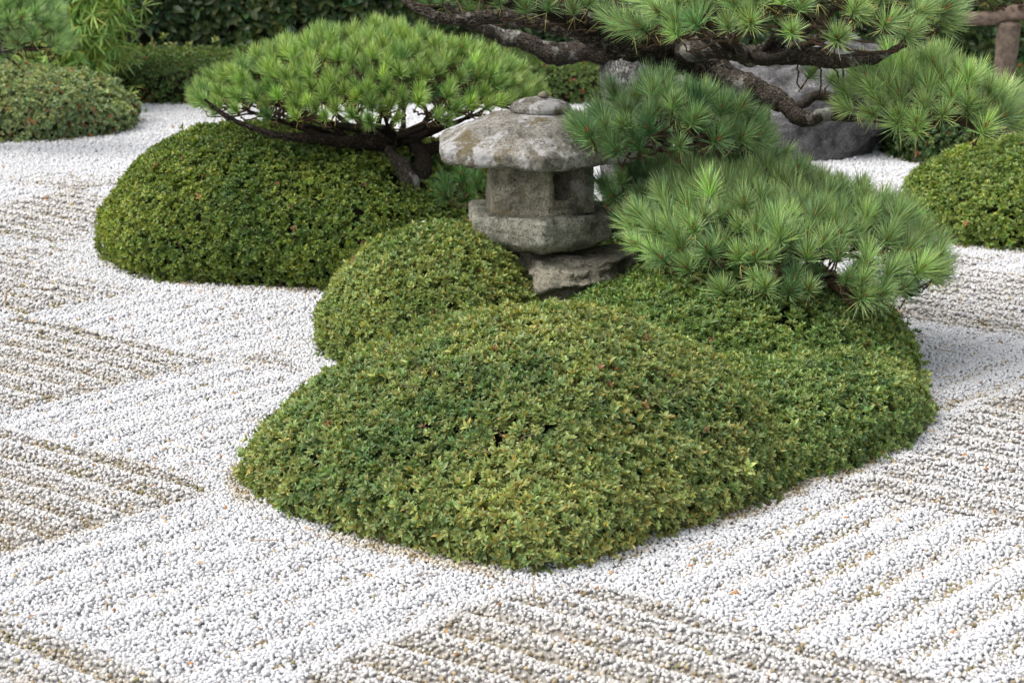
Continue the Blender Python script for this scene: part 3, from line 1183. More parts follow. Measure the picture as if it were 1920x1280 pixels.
def needle_tuft(seed, n=95, Ln=0.085, spread=(12, 88), bud=True, dead=4, rad=0.00092):
    r = random.Random(seed)
    V, F, C, MI = [], [], [], []

    def needle(p0, d, L, r0, cb, ct, sag):
        d = unit(np.array(d))
        side = unit(np.cross(d, (0.3, 0.2, 1.0)))
        up = np.cross(side, d)
        k_ = len(V)
        pts = [p0, p0 + d * L * .5 + np.array([0, 0, sag * .3 * L]), p0 + d * L + np.array([0, 0, sag * L])]
        for q, (p, rr_) in enumerate(((pts[0], r0), (pts[1], r0 * .95))):
            for s in range(3):
                a = 2.094 * s
                V.append(p + (side * math.cos(a) + up * math.sin(a)) * rr_)
                C.append(cb if q == 0 else tuple((x + y) / 2 for x, y in zip(cb, ct)))
        V.append(pts[2])
        C.append(ct)
        for s in range(3):
            a, b = k_ + s, k_ + (s + 1) % 3
            F.append((a, b, b + 3, a + 3))
            F.append((a + 3, b + 3, k_ + 6))
            MI.extend((0, 0))
    for i in range(n):
        f = (i + .5) / n
        el = math.radians(spread[0] + (spread[1] - spread[0]) * f ** .8 + r.gauss(0, 7))
        az = i * 2.39996 + r.gauss(0, .25)
        d = (math.sin(el) * math.cos(az), math.sin(el) * math.sin(az), math.cos(el))
        L = Ln * r.uniform(.82, 1.12) * (1 - .12 * f)
        p0 = np.array([d[0] * .003, d[1] * .003, 0.012 - .030 * f])
        g = r.uniform(.45, 1.5)
        y = r.uniform(-.22, .22)
        cb = (.85 * g, 1.0 * g, .62 * g)
        ct = ((1.12 + y) * g, (1.18) * g, (.95 - y) * g)
        needle(p0, d, L, rad * r.uniform(.85, 1.2), cb, ct, r.uniform(-.10, .06) - .08 * f)
    for i in range(dead):
        az = r.uniform(0, 6.28)
        d = (math.cos(az), math.sin(az), r.uniform(-1.2, -.2))
        needle(np.array([0, 0, -.03]), d, Ln * r.uniform(.5, .95), rad, (1.7, 1.25, .7), (2.1, 1.5, .9), -.1)
    # stem, clad in brown scales, with the buds
    T_, k_ = [], len(V)
    vv, ff = [], []
    tube_into(vv, ff, [(0, 0, -.07), (0, 0, -.03), (0, 0, .012)], [.0022, .0030, .0026], 5)
    V.extend([np.array(v) for v in vv])
    F.extend([tuple(a + k_ for a in f) for f in ff])
    MI.extend([1] * len(ff))
    C.extend([(1, 1, 1)] * len(vv))
    if bud:
        for q in range(r.choice([1, 2, 3])):
            k_ = len(V)
            vv, ff = [], []
            dx, dy = (r.uniform(-.006, .006), r.uniform(-.006, .006)) if q else (0, 0)
            tube_into(vv, ff, [(dx, dy, .008), (dx * 1.4, dy * 1.4, .018), (dx * 1.6, dy * 1.6, .036 - .006 * q)], [.0040, .0052, .0014], 5)
            V.extend([np.array(v) for v in vv])
            F.extend([tuple(a + k_ for a in f) for f in ff])
            MI.extend([2] * len(ff))
            C.extend([(1, 1, 1)] * len(vv))
    return np.array(V), F, np.array(C), MI


NM = [M['needle'], M['twig'], M['bud']]
TT = [needle_tuft(100 + q, n=132 - 6 * (q % 3), Ln=.074 + .004 * (q % 3), spread=(5 + 3 * (q % 2), 62 + 5 * (q % 3)), dead=[0, 2, 1, 5, 3, 2][q]) for q in range(6)]
TUFT = [template_mesh('needle_tuft', tp, NM) for tp in TT]
TT_FINE = [needle_tuft(200 + q, n=115, Ln=.078, spread=(4, 60), dead=[0, 1, 2, 4, 1][q], rad=.0012, bud=q < 3) for q in range(5)]
TUFT_FINE = [template_mesh('needle_tuft', tp, NM) for tp in TT_FINE]


def blue(n, r, inside=lambda x, y: True, k_=12):
    pts = []
    while len(pts) < n:
        best, bd = None, -1
        for _ in range(k_):
            a, q = r.uniform(0, 6.283), math.sqrt(r.random())
            x, y = q * math.cos(a), q * math.sin(a)
            if not inside(x, y):
                continue
            d = min([(x - p[0]) ** 2 + (y - p[1]) ** 2 for p in pts] or [9])
            if d > bd:
                best, bd = (x, y), d
        if best:
            pts.append(best)
    return pts


class Pine:
    def __init__(s, name, loc, label, base, young, tufts, scale, group=None, bmat='bark_dark', seed=1, cat='pine tree', nlimit=298):
        s.t = empty(name, loc, label, cat, group)
        s.base, s.young, s.tm, s.scale, s.bm = np.array(base), np.array(young), tufts, scale, M[bmat]
        s.r = random.Random(seed)
        s.seed = seed
        s.V, s.F = [], []
        s.n = 0
        s.more = []
        s.fine = tufts is TUFT_FINE
        s.limit = nlimit

    def tuft(s, p, d, sc=1.0, young=0.5):
        r = s.r
        f = min(1, max(-.3, young + r.gauss(0, .16)))
        c_ = (s.base * (1 - f) + s.young * f) * math.exp(r.gauss(0, .11))
        if s.n >= s.limit:
            e = eulers(np.array([d]), np.array([r.uniform(0, 6.28)]))[0]
            s.more.append((np.array(p), e, s.scale * sc * math.exp(r.gauss(0, .09)), c_))
            return
        ob = bpy.data.objects.new('needle_tuft', s.tm[r.randrange(len(s.tm))])
        S.collection.objects.link(ob)
        ob.parent = s.t
        ob.location = Vector(p) - s.t.location
        e = eulers(np.array([d]), np.array([r.uniform(0, 6.28)]))[0]
        ob.rotation_euler = e
        k_ = s.scale * sc * math.exp(r.gauss(0, .09))
        ob.scale = (k_, k_, k_ * r.uniform(.9, 1.1))
        ob.color = (*np.clip(c_, 0, 1), 1)
        s.n += 1

    def twig(s, p0, p1, d, r0=.0045, r1=.0022):
        p0, p1, d = map(np.asarray, (p0, p1, d))
        L = np.linalg.norm(p1 - p0)
        a = p0 + (p1 - p0) * .35 + np.array([s.r.gauss(0, .05) * L, s.r.gauss(0, .05) * L, -.05 * L])
        b = p1 - d * min(.22 * L, .035)
        c_ = catmull([p0, a, b, p1], 9)
        c_ += np.array([[s.r.gauss(0, .003) for _ in range(3)] for _ in range(9)])
        tube_into(s.V, s.F, c_, np.linspace(r0, r1, 9), 5)

    def pad(s, root, c, rx, ry, h, n, tilt=(0, 0), limbs=7, hang=0.15, pw=0.6, up=1.0, sc=1.0, young=.5, rot=0., lr=.014, limb_r=.8, flat=0.0, reach=None, mask=None):
        """a cushion of needle tufts on boughs that fan out from root"""
        root, c = np.asarray(root, float), np.asarray(c, float)
        r = s.r
        cr, sr = math.cos(rot), math.sin(rot)

        def surf(x, y, dz=0):
            q = x * x + y * y
            X, Y = x * rx, y * ry
            X, Y = X * cr - Y * sr, X * sr + Y * cr
            z = h * max(0, 1 - q) ** pw + tilt[0] * X + tilt[1] * Y
            return c + np.array([X, Y, z + dz])
        spots = blue(n, r, mask or (lambda x, y: True))
        tuf = []
        for (x, y) in spots:
            q = math.hypot(x, y)
            p = surf(x, y, r.gauss(0, .020) * s.scale)
            o_ = np.array([x * cr - y * sr, x * sr + y * cr, 0])
            d = unit(o_ * (.18 + .80 * q ** 2) + np.array([0, 0, up * (1.2 - .45 * q ** 3)]) + np.array([r.gauss(0, .16), r.gauss(0, .16), 0]))
            tuf.append((p, d))
        for i in range(int(n * hang)):
            a = r.uniform(0, 6.283)
            q = r.uniform(.72, 1.0)
            x, y = q * math.cos(a), q * math.sin(a)
            if mask and not mask(x, y):
                continue
            p = surf(x, y, -r.uniform(.01, .045) * s.scale - .25 * h * (1 - q * q) ** pw)
            o_ = np.array([x * cr - y * sr, x * sr + y * cr, 0])
            tuf.append((p, unit(o_ + np.array([0, 0, r.uniform(.25, .9)]))))
        anchors = []
        for i in range(limbs):
            a = 2 * math.pi * (i + r.uniform(-.25, .25)) / limbs
            rr_ = limb_r * r.uniform(.8, 1.05)
            tip = surf(rr_ * math.cos(a), rr_ * math.sin(a), -.035 * s.scale - (0.3 + flat) * h * (1 - rr_ ** 2))
            m1 = root + (tip - root) * .3 + np.array([r.gauss(0, .02), r.gauss(0, .02), -.02 + r.gauss(0, .012)])
            m2 = root + (tip - root) * .65 + np.array([r.gauss(0, .025), r.gauss(0, .025), -.012 + r.gauss(0, .01)])
            limb('branch', [root, m1, m2, tip], [lr, lr * .75, lr * .5, .003], s.t, s.bm, s.seed * 31 + i, .22, .014, 10, .012)
            for q in catmull([root, m1, m2, tip], 14)[3:]:
                anchors.append(q)
        anchors = np.array(anchors)
        for p, d in tuf:
            e = p - d * .05 * s.scale
            dist = np.linalg.norm(anchors - e, axis=1) + np.maximum(0, anchors[:, 2] - e[2]) * 3
            s.twig(anchors[int(np.argmin(dist))], e, d)
            s.tuft(p, d, sc, young)
        return tuf

    def done(s):
        if s.more:
            scatter('needle_tufts', TT_FINE if s.fine else TT, np.array([m[0] for m in s.more]), np.array([m[1] for m in s.more]), np.array([m[2] for m in s.more]),
                    np.array([m[3] for m in s.more]), [M['needle_i'], M['twig'], M['bud']], s.t)
        if s.V:
            o = link('twigs', mesh('twigs', s.V, s.F, True), s.t, M['twig'])
            o['kind'] = 'stuff'


NB, NY = (0.165, 0.275, 0.155), (0.54, 0.63, 0.36)
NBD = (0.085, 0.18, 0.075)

# low pine in front, right of the lantern
bx = at(1492, 640, 6.35)
lp = Pine('low_pine', (bx[0], 6.35, 0), 'low spreading pine with a wide needle pad leaning over the mounds right of the lantern', NB, NY, TUFT, .93, 'shaped garden pines', 'bark_dark', 5)
root = np.array([bx[0] - .06, 6.40, .36])
limb('trunk', [(bx[0], 6.30, 0.0), (bx[0] + .02, 6.28, .15), (bx[0] - .03, 6.35, .27), root], [.042, .036, .032, .026], lp.t, M['bark_dark'], 3, .25, .01, 16)
padc = at(1480, 440, 6.22)
lp.pad(root, (padc[0] - .01, 6.27, .375), .51, .46, .19, 172, (-0.10, .15), 11, .20, .62, 1.35, 1.12, .58)
p2 = at(1330, 330, 6.70)
lp.pad(root, (p2[0], 6.76, .53), .30, .26, .13, 40, (0, .1), 5, .1, .6, 1.0, 1.0, .30)
p3 = at(1195, 365, 6.55)
lp.pad(root + np.array([-.1, .1, .05]), (p3[0], 6.50, .53), .13, .15, .06, 12, (0, 0), 3, .4, .6, 1.0, 1.0, .12)
for q in range(46):      # shoots filling the space beside the lantern
    p = at(lp.r.uniform(1170, 1370), lp.r.uniform(262, 400), lp.r.uniform(6.62, 6.95))
    d = unit(np.array([lp.r.uniform(-.7, .2), -.35, .65]))
    lp.tuft(p, d, .95, .18)
    if q % 2:
        lp.twig(np.array([p[0] * .6 + root[0] * .4, 6.75, p[2] - .10]), p - d * .04, d)
for q in range(95):      # inner shoots under the cushion, tinted darker for the shade between tufts
    a, rr_ = lp.r.uniform(0, 6.283), math.sqrt(lp.r.random()) * .9
    x, y = rr_ * math.cos(a) * .48, rr_ * math.sin(a) * .44
    p = np.array([padc[0] + x, 6.27 + y, .375 - .10 * x + .15 * y + .19 * (1 - rr_ ** 2) ** .62 - lp.r.uniform(.05, .12)])
    lp.tuft(p, unit(np.array([x * .8, y * .8 - .15, .75])), 1.0, -.1)
lp.done()

# big old pine, right
tb = at(1330, 330, 6.95)
bp = Pine('old_pine', (tb[0], 6.95, 0), 'big old pine with lichened trunk and needle pads reaching over the lantern roof', NB, NY, TUFT, 1.0, 'shaped garden pines', 'bark', 9)
J = at(1300, 120, 6.9)
limb('trunk', [(tb[0] + .03, 6.98, -.02), (tb[0] + .06, 6.97, .3), at(1390, 230, 6.92), at(1345, 155, 6.9), at(1285, 95, 6.88), at(1215, 55, 6.85), at(1120, 20, 6.8), at(1000, -40, 6.8)],
     [.11, .10, .088, .085, .072, .062, .05, .03], bp.t, M['bark'], 21, .2, .01, 28, .01)
# twisting bough to the right pad
B1 = [at(1340, 150, 6.86), at(1420, 172, 6.75), at(1468, 190, 6.66), at(1505, 222, 6.58), at(1550, 216, 6.5), at(1620, 222, 6.42), at(1700, 226, 6.35)]
limb('branch', B1, [.060, .040, .032, .027, .02, .015, .009], bp.t, M['bark'], 23, .3, .008, 18, .012)
B1b = [at(1490, 205, 6.62), at(1525, 178, 6.62), at(1562, 186, 6.6), at(1572, 206, 6.52), at(1600, 218, 6.48)]
limb('branch', B1b, [.016, .017, .016, .013, .008], bp.t, M['bark'], 24, .3, .008, 14, .01)
# long bough under the top pad
B2 = [at(1275, 105, 6.85), at(1330, 92, 6.6), at(1400, 105, 6.45), at(1470, 104, 6.35), at(1560, 112, 6.25), at(1640, 104, 6.18), at(1710, 84, 6.1)]
limb('branch', B2, [.052, .040, .034, .032, .026, .019, .008], bp.t, M['bark'], 25, .3, .008, 18, .016)
# boughs to the upper left
B3 = [at(1280, 100, 6.88), at(1180, 82, 6.7), at(1100, 60, 6.6), at(1010, 45, 6.6), at(930, 30, 6.55), at(840, 38, 6.5), at(770, 10, 6.5), at(745, -20, 6.5)]
limb('branch', B3, [.06, .05, .042, .034, .024, .018, .012, .007], bp.t, M['bark'], 27, .3, .008, 18, .014)
B4 = [at(1150, 70, 6.68), at(1060, 40, 6.45), at(980, 12, 6.35), at(900, -5, 6.3), at(830, -20, 6.3)]
limb('branch', B4, [.04, .03, .022, .014, .008], bp.t, M['bark_dark'], 28, .3, .01, 14, .014)
B5 = [at(1230, 80, 6.8), at(1150, 30, 6.5), at(1090, -10, 6.35), at(1040, -50, 6.25)]
limb('branch', B5, [.05, .036, .026, .016], bp.t, M['bark_dark'], 29, .3, .01, 14, .014)
# middle pad, over the lantern roof
mb = [at(1330, 180, 6.86), at(1300, 230, 6.6), at(1260, 255, 6.42)]
limb('branch', mb, [.03, .022, .015], bp.t, M['bark_dark'], 30, .3, .01, 12, .01)
mc = at(1255, 246, 6.35)
bp.pad(mb[-1], (mc[0], 6.38, mc[2] + .01), .29, .22, .105, 62, (0, .06), 7, .15, 1.15, 1.0, .98, .16)
for (px, py) in ((1105, 252), (1135, 240), (1160, 262), (1185, 250), (1150, 280), (1195, 275)):
    p = at(px, py, 6.22)
    d = unit(np.array([-.35, -.2, .75]))
    bp.tuft(p, d, .95, .2)
    bp.twig(mb[-1] + np.array([-.1, -.05, -.02]), p - d * .03, d, .004, .002)
# right pad
rc = at(1750, 206, 6.25)
bp.pad(B1[-1], (rc[0], 6.28, rc[2]), .265, .24, .12, 68, (-.10, .12), 8, .25, .6, 1.2, 1.0, .72)
ex = at(1895, 205, 6.3)
for q in range(7):
    p = ex + np.array([bp.r.uniform(-.05, .07), bp.r.uniform(-.06, .06), bp.r.uniform(-.035, .03)])
    d = unit(np.array([.5, bp.r.uniform(-.3, .2), .8]))
    bp.tuft(p, d, .95, .5)
    bp.twig(ex + np.array([-.16, 0, -.03]), p - d * .04, d)
# small tufts below the long bough
for (px, py) in ((1560, 150), (1600, 135), (1640, 128), (1520, 140), (1585, 165)):
    p = at(px, py, 6.4)
    d = unit(np.array([.5, -.2, .8]))
    bp.tuft(p, d, .8, .5)
    bp.twig(at(px - 30, 118, 6.32), p - d * .03, d, .003, .002)
# top pad
tc = at(1470, 28, 6.0)
bp.pad(B2[2], (tc[0], 6.03, tc[2] - .015), .50, .30, .13, 104, (.03, .10), 9, .25, .55, 1.0, 1.0, .55, 0, .018)
# upper left tufts
for (px, py) in ((935, 5), (985, 18), (1030, 12), (1075, 22), (1105, 5), (955, -25), (1010, -25), (1060, -20), (900, -20), (1150, -15), (790, -25), (1130, 25)):
    p = at(px, py, 6.25 + bp.r.uniform(-.08, .08))
    d = unit(np.array([bp.r.uniform(-.4, .4), -.5, .75]))
    bp.tuft(p, d, .85, .35)
    bp.twig(at(min(1100, px + 30), py + 35, 6.42), p - d * .04, d)
bp.done()

# small pine half hidden behind the lantern
sb = at(1040, 400, 7.35)
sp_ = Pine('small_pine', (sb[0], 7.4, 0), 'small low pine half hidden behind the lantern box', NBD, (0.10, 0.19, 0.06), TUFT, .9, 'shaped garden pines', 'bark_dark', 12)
rt = np.array([sb[0], 7.4, .36])
limb('trunk', [(sb[0], 7.42, 0), (sb[0] + .02, 7.4, .2), rt], [.03, .026, .02], sp_.t, M['bark_dark'], 33, .2, .012, 12)
for (cx_, cy_, rx_, n_) in ((878, 362, .10, 7), (1165, 372, .20, 20), (1185, 440, .16, 12)):
    q = at(cx_, cy_, 7.25)
    sp_.pad(rt, (q[0], 7.25, q[2]), rx_, .16, .05, n_, (0, 0), 3, .1)
sp_.done()

# left pine on the broad dome
lb = at(775, 352, 7.62)
le = Pine('umbrella_pine', (lb[0], 7.7, 0), 'umbrella-shaped dwarf pine with forked trunk growing out of the broad azalea dome', (0.145, 0.26, 0.110), (0.52, 0.60, 0.24), TUFT_FINE, .80, 'shaped garden pines', 'bark_dark', 15)
lr_ = np.array(at(765, 290, 7.8))
limb('trunk', [(lb[0], 7.72, 0), (lb[0], 7.68, .2), at(768, 340, 7.66), at(742, 305, 7.72), at(722, 272, 7.8)], [.046, .042, .036, .030, .024], le.t, M['bark'], 41, .4, .01, 18)
limb('trunk', [(lb[0] + .02, 7.72, .0), at(785, 345, 7.72), at(793, 305, 7.78), at(780, 272, 7.85)], [.05, .043, .036, .030], le.t, M['bark_dark'], 42, .25, .01, 18)
pc = at(692, 195, 7.95)
zc = at(692, 205, 7.6)[2]
rootL = at(735, 268, 7.85)
# long low bough to the left
LB = [at(740, 275, 7.8), at(690, 268, 7.75), at(600, 262, 7.68), at(545, 255, 7.62), at(480, 240, 7.6), at(420, 215, 7.58), at(385, 190, 7.58)]
limb('branch', LB, [.030, .026, .022, .017, .012, .009, .005], le.t, M['bark_dark'], 43, .28, .01, 14, .012)
RB = [at(775, 285, 7.85), at(815, 280, 7.9), at(870, 250, 7.95), at(930, 225, 8.0), at(985, 195, 8.0)]
limb('branch', RB, [.030, .024, .018, .012, .006], le.t, M['bark_dark'], 44, .28, .01, 14, .012)
MBr = [at(740, 275, 7.85), at(720, 245, 7.8), at(650, 235, 7.75), at(560, 215, 7.7), at(500, 190, 7.7)]
limb('branch', MBr, [.026, .022, .017, .012, .006], le.t, M['bark_dark'], 45, .28, .01, 12, .012)
le.pad(rootL, (pc[0], 7.95, zc - .005), .69, .52, .245, 330, (0.01, .05), 22, .16, .85, 1.1, 1.0, .50, 0, .016, .80, .55)
for q in range(60):     # inner shoots under the canopy, its shade put into their darker tint
    a, rr_ = le.r.uniform(0, 6.283), math.sqrt(le.r.random()) * .85
    x, y = rr_ * math.cos(a) * .66, rr_ * math.sin(a) * .5
    p = np.array([pc[0] + x, 7.95 + y, zc + .02 + .24 * (1 - rr_ ** 2) * .5 - le.r.uniform(-.02, .04)])
    le.tuft(p, unit(np.array([x, y - .5, .4])), .9, .15)
le.done()

# pale trunked pine behind
tk = at(1172, 300, 8.6)
pp_ = Pine('pale_pine', (tk[0], 8.6, 0), 'thick pale grey trunked pine standing behind the lichened old pine', NB, NY, TUFT, 1.2, 'shaped garden pines', 'bark_pale', 19)
limb('trunk', [(tk[0] + .04, 8.6, -.02), at(1180, 300, 8.6), at(1176, 180, 8.6), at(1170, 120, 8.6), at(1190, 60, 8.6), at(1230, -30, 8.6), at(1250, -150, 8.6)],
     [.13, .12, .108, .105, .09, .07, .05], pp_.t, M['bark_pale'], 51, .12, .014, 26)
limb('branch', [at(1170, 105, 8.6), at(1110, 92, 8.55), at(1040, 98, 8.5), at(985, 78, 8.5), at(930, 68, 8.5), at(890, 52, 8.45), at(840, 10, 8.4)],
     [.07, .05, .045, .038, .03, .022, .012], pp_.t, M['bark'], 52, .25, .012, 18, .02)
for q in range(16):
    p = at(pp_.r.uniform(760, 1000), pp_.r.uniform(-30, 25), 8.9)
    d = unit(np.array([pp_.r.uniform(-.4, .4), -.3, .8]))
    pp_.tuft(p, d, .9, .4)
    pp_.twig(at(900, 50, 8.45), p, d)
pp_.done()

# propped pine, far right
pt = at(1893, 300, 8.9)
post = empty('prop_post', (pt[0], 10.3, 0), 'weathered wooden post propping up a pine bough at the right edge', 'post')


def on(px, py, Y): return at(px, py, Y)


limb('pole', [(on(1900, 300, 10.3)[0], 10.3, 0), on(1897, 260, 10.3), on(1885, 150, 10.3), on(1888, 90, 10.3), on(1893, 44, 10.3)], [.050, .050, .053, .058, .062], post, plain('old_wood', (0.15, 0.115, 0.09), .9, .15, 30, .5), 61, .05, .02, 18)
fr = Pine('far_pine', (on(2100, 200, 10.5)[0], 10.5, 0), 'far pine whose thick brown bough rests on the wooden post at the top right', (0.10, .19, .08), (0.24, .33, .13), TUFT, 1.2, 'shaped garden pines', 'bark', 23)
limb('trunk', [(on(2160, 300, 10.5)[0], 10.5, 0), on(2140, 200, 10.45), on(2100, 60, 10.4), on(2060, -100, 10.4)], [.12, .11, .09, .06], fr.t, M['bark'], 62, .15, .02, 18)
limb('branch', [on(2110, 60, 10.4), on(1990, 20, 10.35), on(1920, 22, 10.3), on(1850, 32, 10.3), on(1790, 36, 10.3), on(1740, 20, 10.3)], [.05, .045, .042, .036, .03, .012], fr.t, plain('brown_bough', (0.19, 0.14, 0.11), .9, .15, 30, .5), 63, .2, .014, 16, .01)
for q in range(26):
    p = on(fr.r.uniform(1790, 1990), fr.r.uniform(-40, 14), 10.3 + fr.r.uniform(-.2, .3))
    d = unit(np.array([fr.r.uniform(-.5, .4), -.3, .8]))
    fr.tuft(p, d, .9, .5)
    fr.twig(on(1900, 22, 10.3), p, d)
fr.done()

# far pine, top left
fl = Pine('far_pine', (on(-90, 200, 11.0)[0], 11.0, 0), 'soft pale green pine pads entering at the top left corner', (0.26, .38, .20), (0.48, .60, .33), TUFT_FINE, 1.35, 'shaped garden pines', 'bark', 27)
limb('trunk', [(on(-120, 300, 11.2)[0], 11.2, 0), on(-110, 180, 11.1), on(-60, 60, 11.0), on(-60, -120, 11.0)], [.10, .09, .07, .05], fl.t, M['bark'], 64, .15, .02, 16)
limb('branch', [on(-70, 110, 11.0), on(0, 92, 10.9), on(40, 88, 10.9), on(75, 92, 10.9)], [.035, .022, .014, .008], fl.t, M['bark'], 65, .2, .014, 12, .01)
limb('branch', [on(-70, 90, 11.0), on(5, 65, 10.9), on(30, 45, 10.9)], [.03, .02, .01], fl.t, M['bark'], 66, .2, .014, 12, .01)
for (cx_, cy_, rx_, n_) in ((20, 38, .26, 36), (62, 88, .17, 20), (-40, 60, .25, 16)):
    q = on(cx_, cy_, 10.95)
    fl.pad(on(-20, 90, 10.95), (q[0], 10.95, q[2]), rx_, .22, .09, n_, (0, 0), 3, .1)
fl.done()

# ------------------------------------------------------------------ background planting
shrub(D_G, 'azalea_bush', 'loose grey-green azalea bush with orange-red tips at the far left', 'shrub', 'background shrubs',
      (0.20, 0.29, 0.15), (0.36, 0.43, 0.20), 0.4, 2600, 1.5, T_AZ_S, 0, (), 0.5, 0.06)
shrub(D_H, 'azalea_bush', 'small loose green bush beside the foot of the wooden post', 'shrub', 'background shrubs',
      (0.06, 0.12, 0.04), (0.16, 0.22, 0.06), 0.35, 2000, 1.6, T_AZ_S, 0, (), 0.4, 0.03)


def hedge(name, label, x0, x1, y0, y1, h, base, young, yamt, dens, scale, temps, mat, seed, y0b=None, ruddy=0.0, lump=.03, redlow=0.0, up=.2):
    """long clipped hedge: front edge runs from (x0,y0) to (x1,y0b)"""
    y0b = y0 if y0b is None else y0b
    t = empty(name, ((x0 + x1) / 2, (y0 + y0b) / 2, 0), label, 'hedge', 'hedges at the back of the garden')

    def prof(inset):
        # section: up the front, rounded shoulder, over the top
        r_ = min(.12, h * .4)
        sec = [(0, -.01)] + [(0, z) for z in np.linspace(0.03, h - r_, 14)] + [(r_ - r_ * math.cos(a), h - r_ + r_ * math.sin(a)) for a in np.linspace(0.2, math.pi / 2, 6)] + [(yy, h) for yy in np.linspace(r_ + .05, y1 - y0, 10)]
        sec = np.array(sec)
        xs = np.linspace(x0, x1, max(20, int((x1 - x0) / .06)))
        fy = y0 + (y0b - y0) * (xs - x0) / (x1 - x0)
        P = np.stack([np.repeat(xs[None], len(sec), 0), fy[None] + sec[:, :1] + inset, np.repeat(sec[:, 1:2], len(xs), 1) - (inset if inset else 0)], -1)
        nz_ = noise(P.reshape(-1, 3), 2.2, seed, 2).reshape(P.shape[:2]) * lump
        P[..., 1] -= nz_
        P[..., 2] += nz_ * np.clip(sec[:, 1] / h, 0, 1)[:, None]
        return P
    link('dark_core', grid_mesh('dark_core', prof(.07)), t, M['core'])  # inner shell coloured near-black for the shade behind the leaves
    P = prof(0.0)
    A, B_, C_, D_ = P[:-1, :-1], P[:-1, 1:], P[1:, 1:], P[1:, :-1]
    cr = np.cross(C_ - A, D_ - B_)
    area = np.linalg.norm(cr, axis=-1) / 2
    nn = unit(cr)
    if nn[5, 5, 1] > 0:
        nn = -nn
    cnt = rng.poisson(area * dens)
    ii, jj = np.nonzero(cnt)
    rep = cnt[ii, jj]
    ii, jj = np.repeat(ii, rep), np.repeat(jj, rep)
    u, v = rng.random((len(ii), 1)), rng.random((len(ii), 1))
    Q = A[ii, jj] * (1 - u) * (1 - v) + B_[ii, jj] * u * (1 - v) + C_[ii, jj] * u * v + D_[ii, jj] * (1 - u) * v
    nq = nn[ii, jj]
    Q = Q + nq * (rng.normal(0, .018 * scale ** .5, (len(Q), 1)) - .01)
    g = noise(Q, 6, seed + 3, 2)
    kp = (g > -.35) | (rng.random(len(Q)) < .35)
    Q, nq = Q[kp], nq[kp]
    d = unit(nq + rng.normal(0, .4, nq.shape) + np.array([0, 0, up]))
    col_ = foliage_color(Q, nq, base, young, yamt, seed, 1.6)
    rd = rng.random(len(Q)) < ruddy + redlow * (Q[:, 2] < .1)
    col_[rd] = np.array([0.30, 0.06, 0.04])
    scatter('foliage', temps, Q, eulers(d, rng.random(len(Q)) * 6.283), scale * np.exp(rng.normal(0, .2, len(Q))), np.clip(col_, .003, .6), [mat], t)
    return t


hedge('tall_hedge', 'tall dark glossy-leaved hedge closing the garden along the back', -5.5, 5.5, 15.2, 16.0, 3.2,
      (0.021, 0.047, 0.016), (0.065, 0.110, 0.028), 0.35, 420, 1.0, T_CAM, M['leaf_dark'], 71, None, 0.003, .10)
hedge('low_hedge', 'low clipped hedge along the far gravel edge, red leaves at its foot', -4.5, 1.2, 13.05, 14.6, 0.24,
      (0.075, 0.145, 0.04), (0.16, 0.23, 0.06), 0.35, 2600, 1.25, T_AZ_S, M['leaf'], 72, 13.1, 0.015, .03, .10)
hedge('low_hedge', 'dark low hedge behind the boulder and the right-hand gravel', 0.9, 4.2, 11.7, 13.2, 0.34,
      (0.05, 0.098, 0.024), (0.115, 0.16, 0.036), 0.25, 2600, 1.25, T_AZ_S, M['leaf'], 73, 10.5, 0.01, .04, .03)

# bamboo-like bush, left
bb = at(110, 60, 12.9)
bt = empty('weeping_bush', (bb[0], 12.9, 0), 'bright yellow-green bush with long drooping leaves at the top left', 'bush', 'background shrubs')
n_ = 4200
q = unit(rng.normal(0, 1, (n_, 3))) * (rng.random((n_, 1)) ** .42) * (1 + .25 * rng.normal(0, 1, (n_, 1)))
Pb = q * np.array([.42, .38, .75]) + np.array([bb[0] - .02, 12.9, .72])
Pb = Pb[(noise(Pb, 5, 90, 2) > -.25)]
db = unit(q[:len(Pb)] * .4 + np.array([0, -.3, .8]) + rng.normal(0, .3, (len(Pb), 3)))
colb = np.array([0.31, 0.48, 0.13])[None] * (1 + rng.normal(0, .22, len(Pb)))[:, None]
scatter('foliage', T_BAM, Pb, eulers(db, rng.random(len(Pb)) * 6.28), np.exp(rng.normal(0, .2, len(Pb))) * .9, np.clip(colb, .02, .6), [M['leaf']], bt)
for q in range(7):
    a = q * .9
    limb('stem', [(bb[0] + .05 * math.cos(a), 12.9 + .05 * math.sin(a), 0), (bb[0] + .12 * math.cos(a), 12.9 + .1 * math.sin(a), .5), (bb[0] + .28 * math.cos(a), 12.9 + .25 * math.sin(a), 1.05)], [.014, .011, .004], bt, M['wood_grey'], q, .1, .05, 8)
# small pale sprigs in front of the tall hedge
sg = at(315, 112, 14.6)
st = empty('leafy_sprig', (sg[0], 14.75, 0), 'small pale green sprig standing against the dark hedge behind the low hedge', 'plant')
Ps = rng.normal(0, 1, (70, 3)) * np.array([.13, .05, .06]) + np.array([sg[0], 14.75, sg[2]])
scatter('foliage', T_CAM, Ps, eulers(unit(rng.normal(0, .5, (70, 3)) + np.array([0, -.4, .8])), rng.random(70) * 6.28), np.full(70, .6), np.tile([0.16, .22, .06], (70, 1)), [M['leaf']], st)
limb('stem', [(sg[0], 14.75, 0), (sg[0] + .01, 14.75, sg[2])], [.01, .005], st, M['wood_grey'], 5, .1, .05, 8)

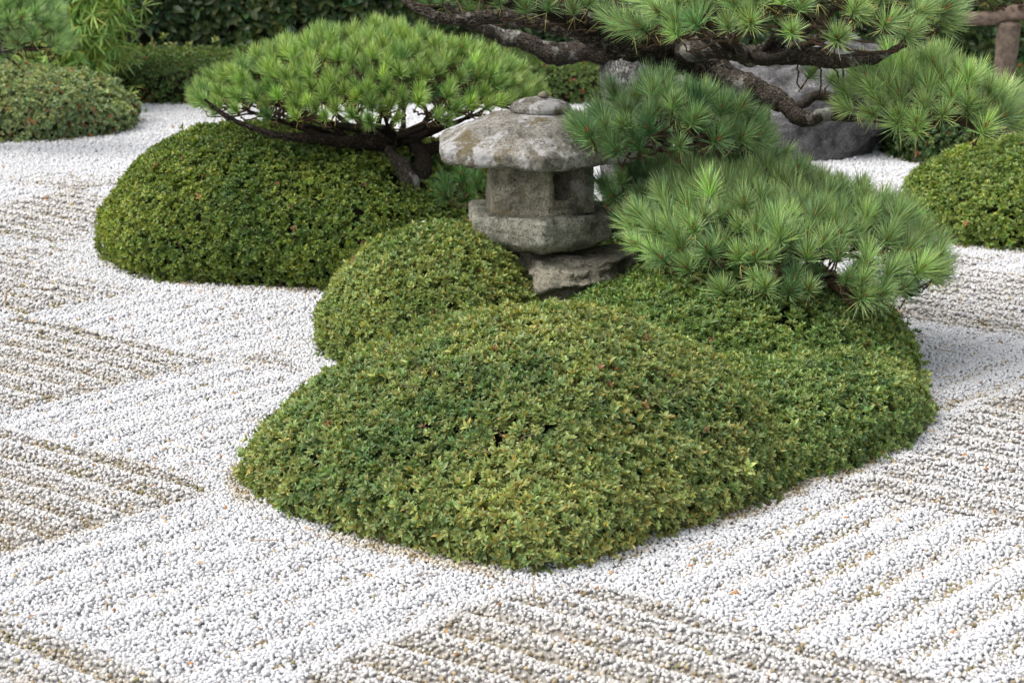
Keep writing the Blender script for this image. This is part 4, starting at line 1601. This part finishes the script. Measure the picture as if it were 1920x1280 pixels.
# fallen needles and leaf scraps round the mounds
lx, ly = [], []
while len(lx) < 520:
    x, y = rng.uniform(-2.2, 2.2), rng.uniform(3.7, 10)
    dmin = min(float(D.dist(x, y)) for D in FRONT)
    if dmin < -0.02 or abs(x) > .27 * y + .1:
        continue
    if rng.random() < math.exp(-dmin * 9) + 0.035:
        lx.append(x)
        ly.append(y)
lx, ly = np.array(lx), np.array(ly)
lh, _s, _d2 = rake(lx, ly)
sc_v, sc_f = leaf_shape(0.016, 0.0065, .2, .3)
T_LIT = [(sc_v, sc_f, np.tile([.9, .55, .25], (len(sc_v), 1)), [0] * len(sc_f)), (sc_v * .8, sc_f, np.tile([.55, .28, .15], (len(sc_v), 1)), [0] * len(sc_f))]
vv, ff = [], []
tube_into(vv, ff, [(-.03, 0, 0), (0, .003, .002), (.03, 0, 0)], [.0007, .0009, .0005], 4)
T_LIT.append((np.array(vv), [list(f) for f in ff], np.tile([.8, .5, .25], (len(vv), 1)), [0] * len(ff)))
o = scatter('fallen_litter', T_LIT, np.stack([lx, ly, lh + .0125], 1), np.stack([rng.normal(0, .25, len(lx)), rng.normal(0, .25, len(lx)), rng.random(len(lx)) * 6.28], 1),
            np.exp(rng.normal(0, .25, len(lx))), np.full((len(lx), 3), .55), [M['leaf']])
props(o, 'brown fallen leaf scraps and needles scattered on the gravel beside the mounds', 'litter')

# fallen bits
def leaf_thing(px, py, Y, label, colr, L, rz):
    p = at(px, py, Y)
    v, f = leaf_shape(L, L * .45, .2, .2)
    Rm = np.array(Matrix.Rotation(rz, 3, 'Z') @ Matrix.Rotation(-.3, 3, 'Y'))
    v = v @ Rm.T + p
    m_ = plain('fallen_leaf_' + str(px), colr, .7, .2, 80, .1)
    o_ = link('fallen_petal', mesh('fallen_petal', v, f), None, m_)
    o_.modifiers.new('thick', 'SOLIDIFY').thickness = .0008
    return props(o_, label, 'petal')


def settle(D, px, py, label, colr, L, rz):
    q = on_surface(D, px, py)
    o_ = leaf_thing(px, py, q[1], label, colr, L, rz)
    n_ = unit(q - np.array([D.c[0], D.c[1], -.1]))
    o_.location = Vector(q + n_ * .022) - Vector(at(px, py, q[1]))


settle(D_B, 1405, 655, 'pale oval petal lying on the green mound below the pine pad', (.75, .68, .50), .022, 1.3)
settle(D_D, 790, 425, 'tiny white petal on top of the mound left of the lantern', (.8, .8, .8), .020, .4)

print('tufts', {p.t.name: p.n for p in (lp, bp, sp_, le, pp_, fr, fl)}, 'pebbles', nP)
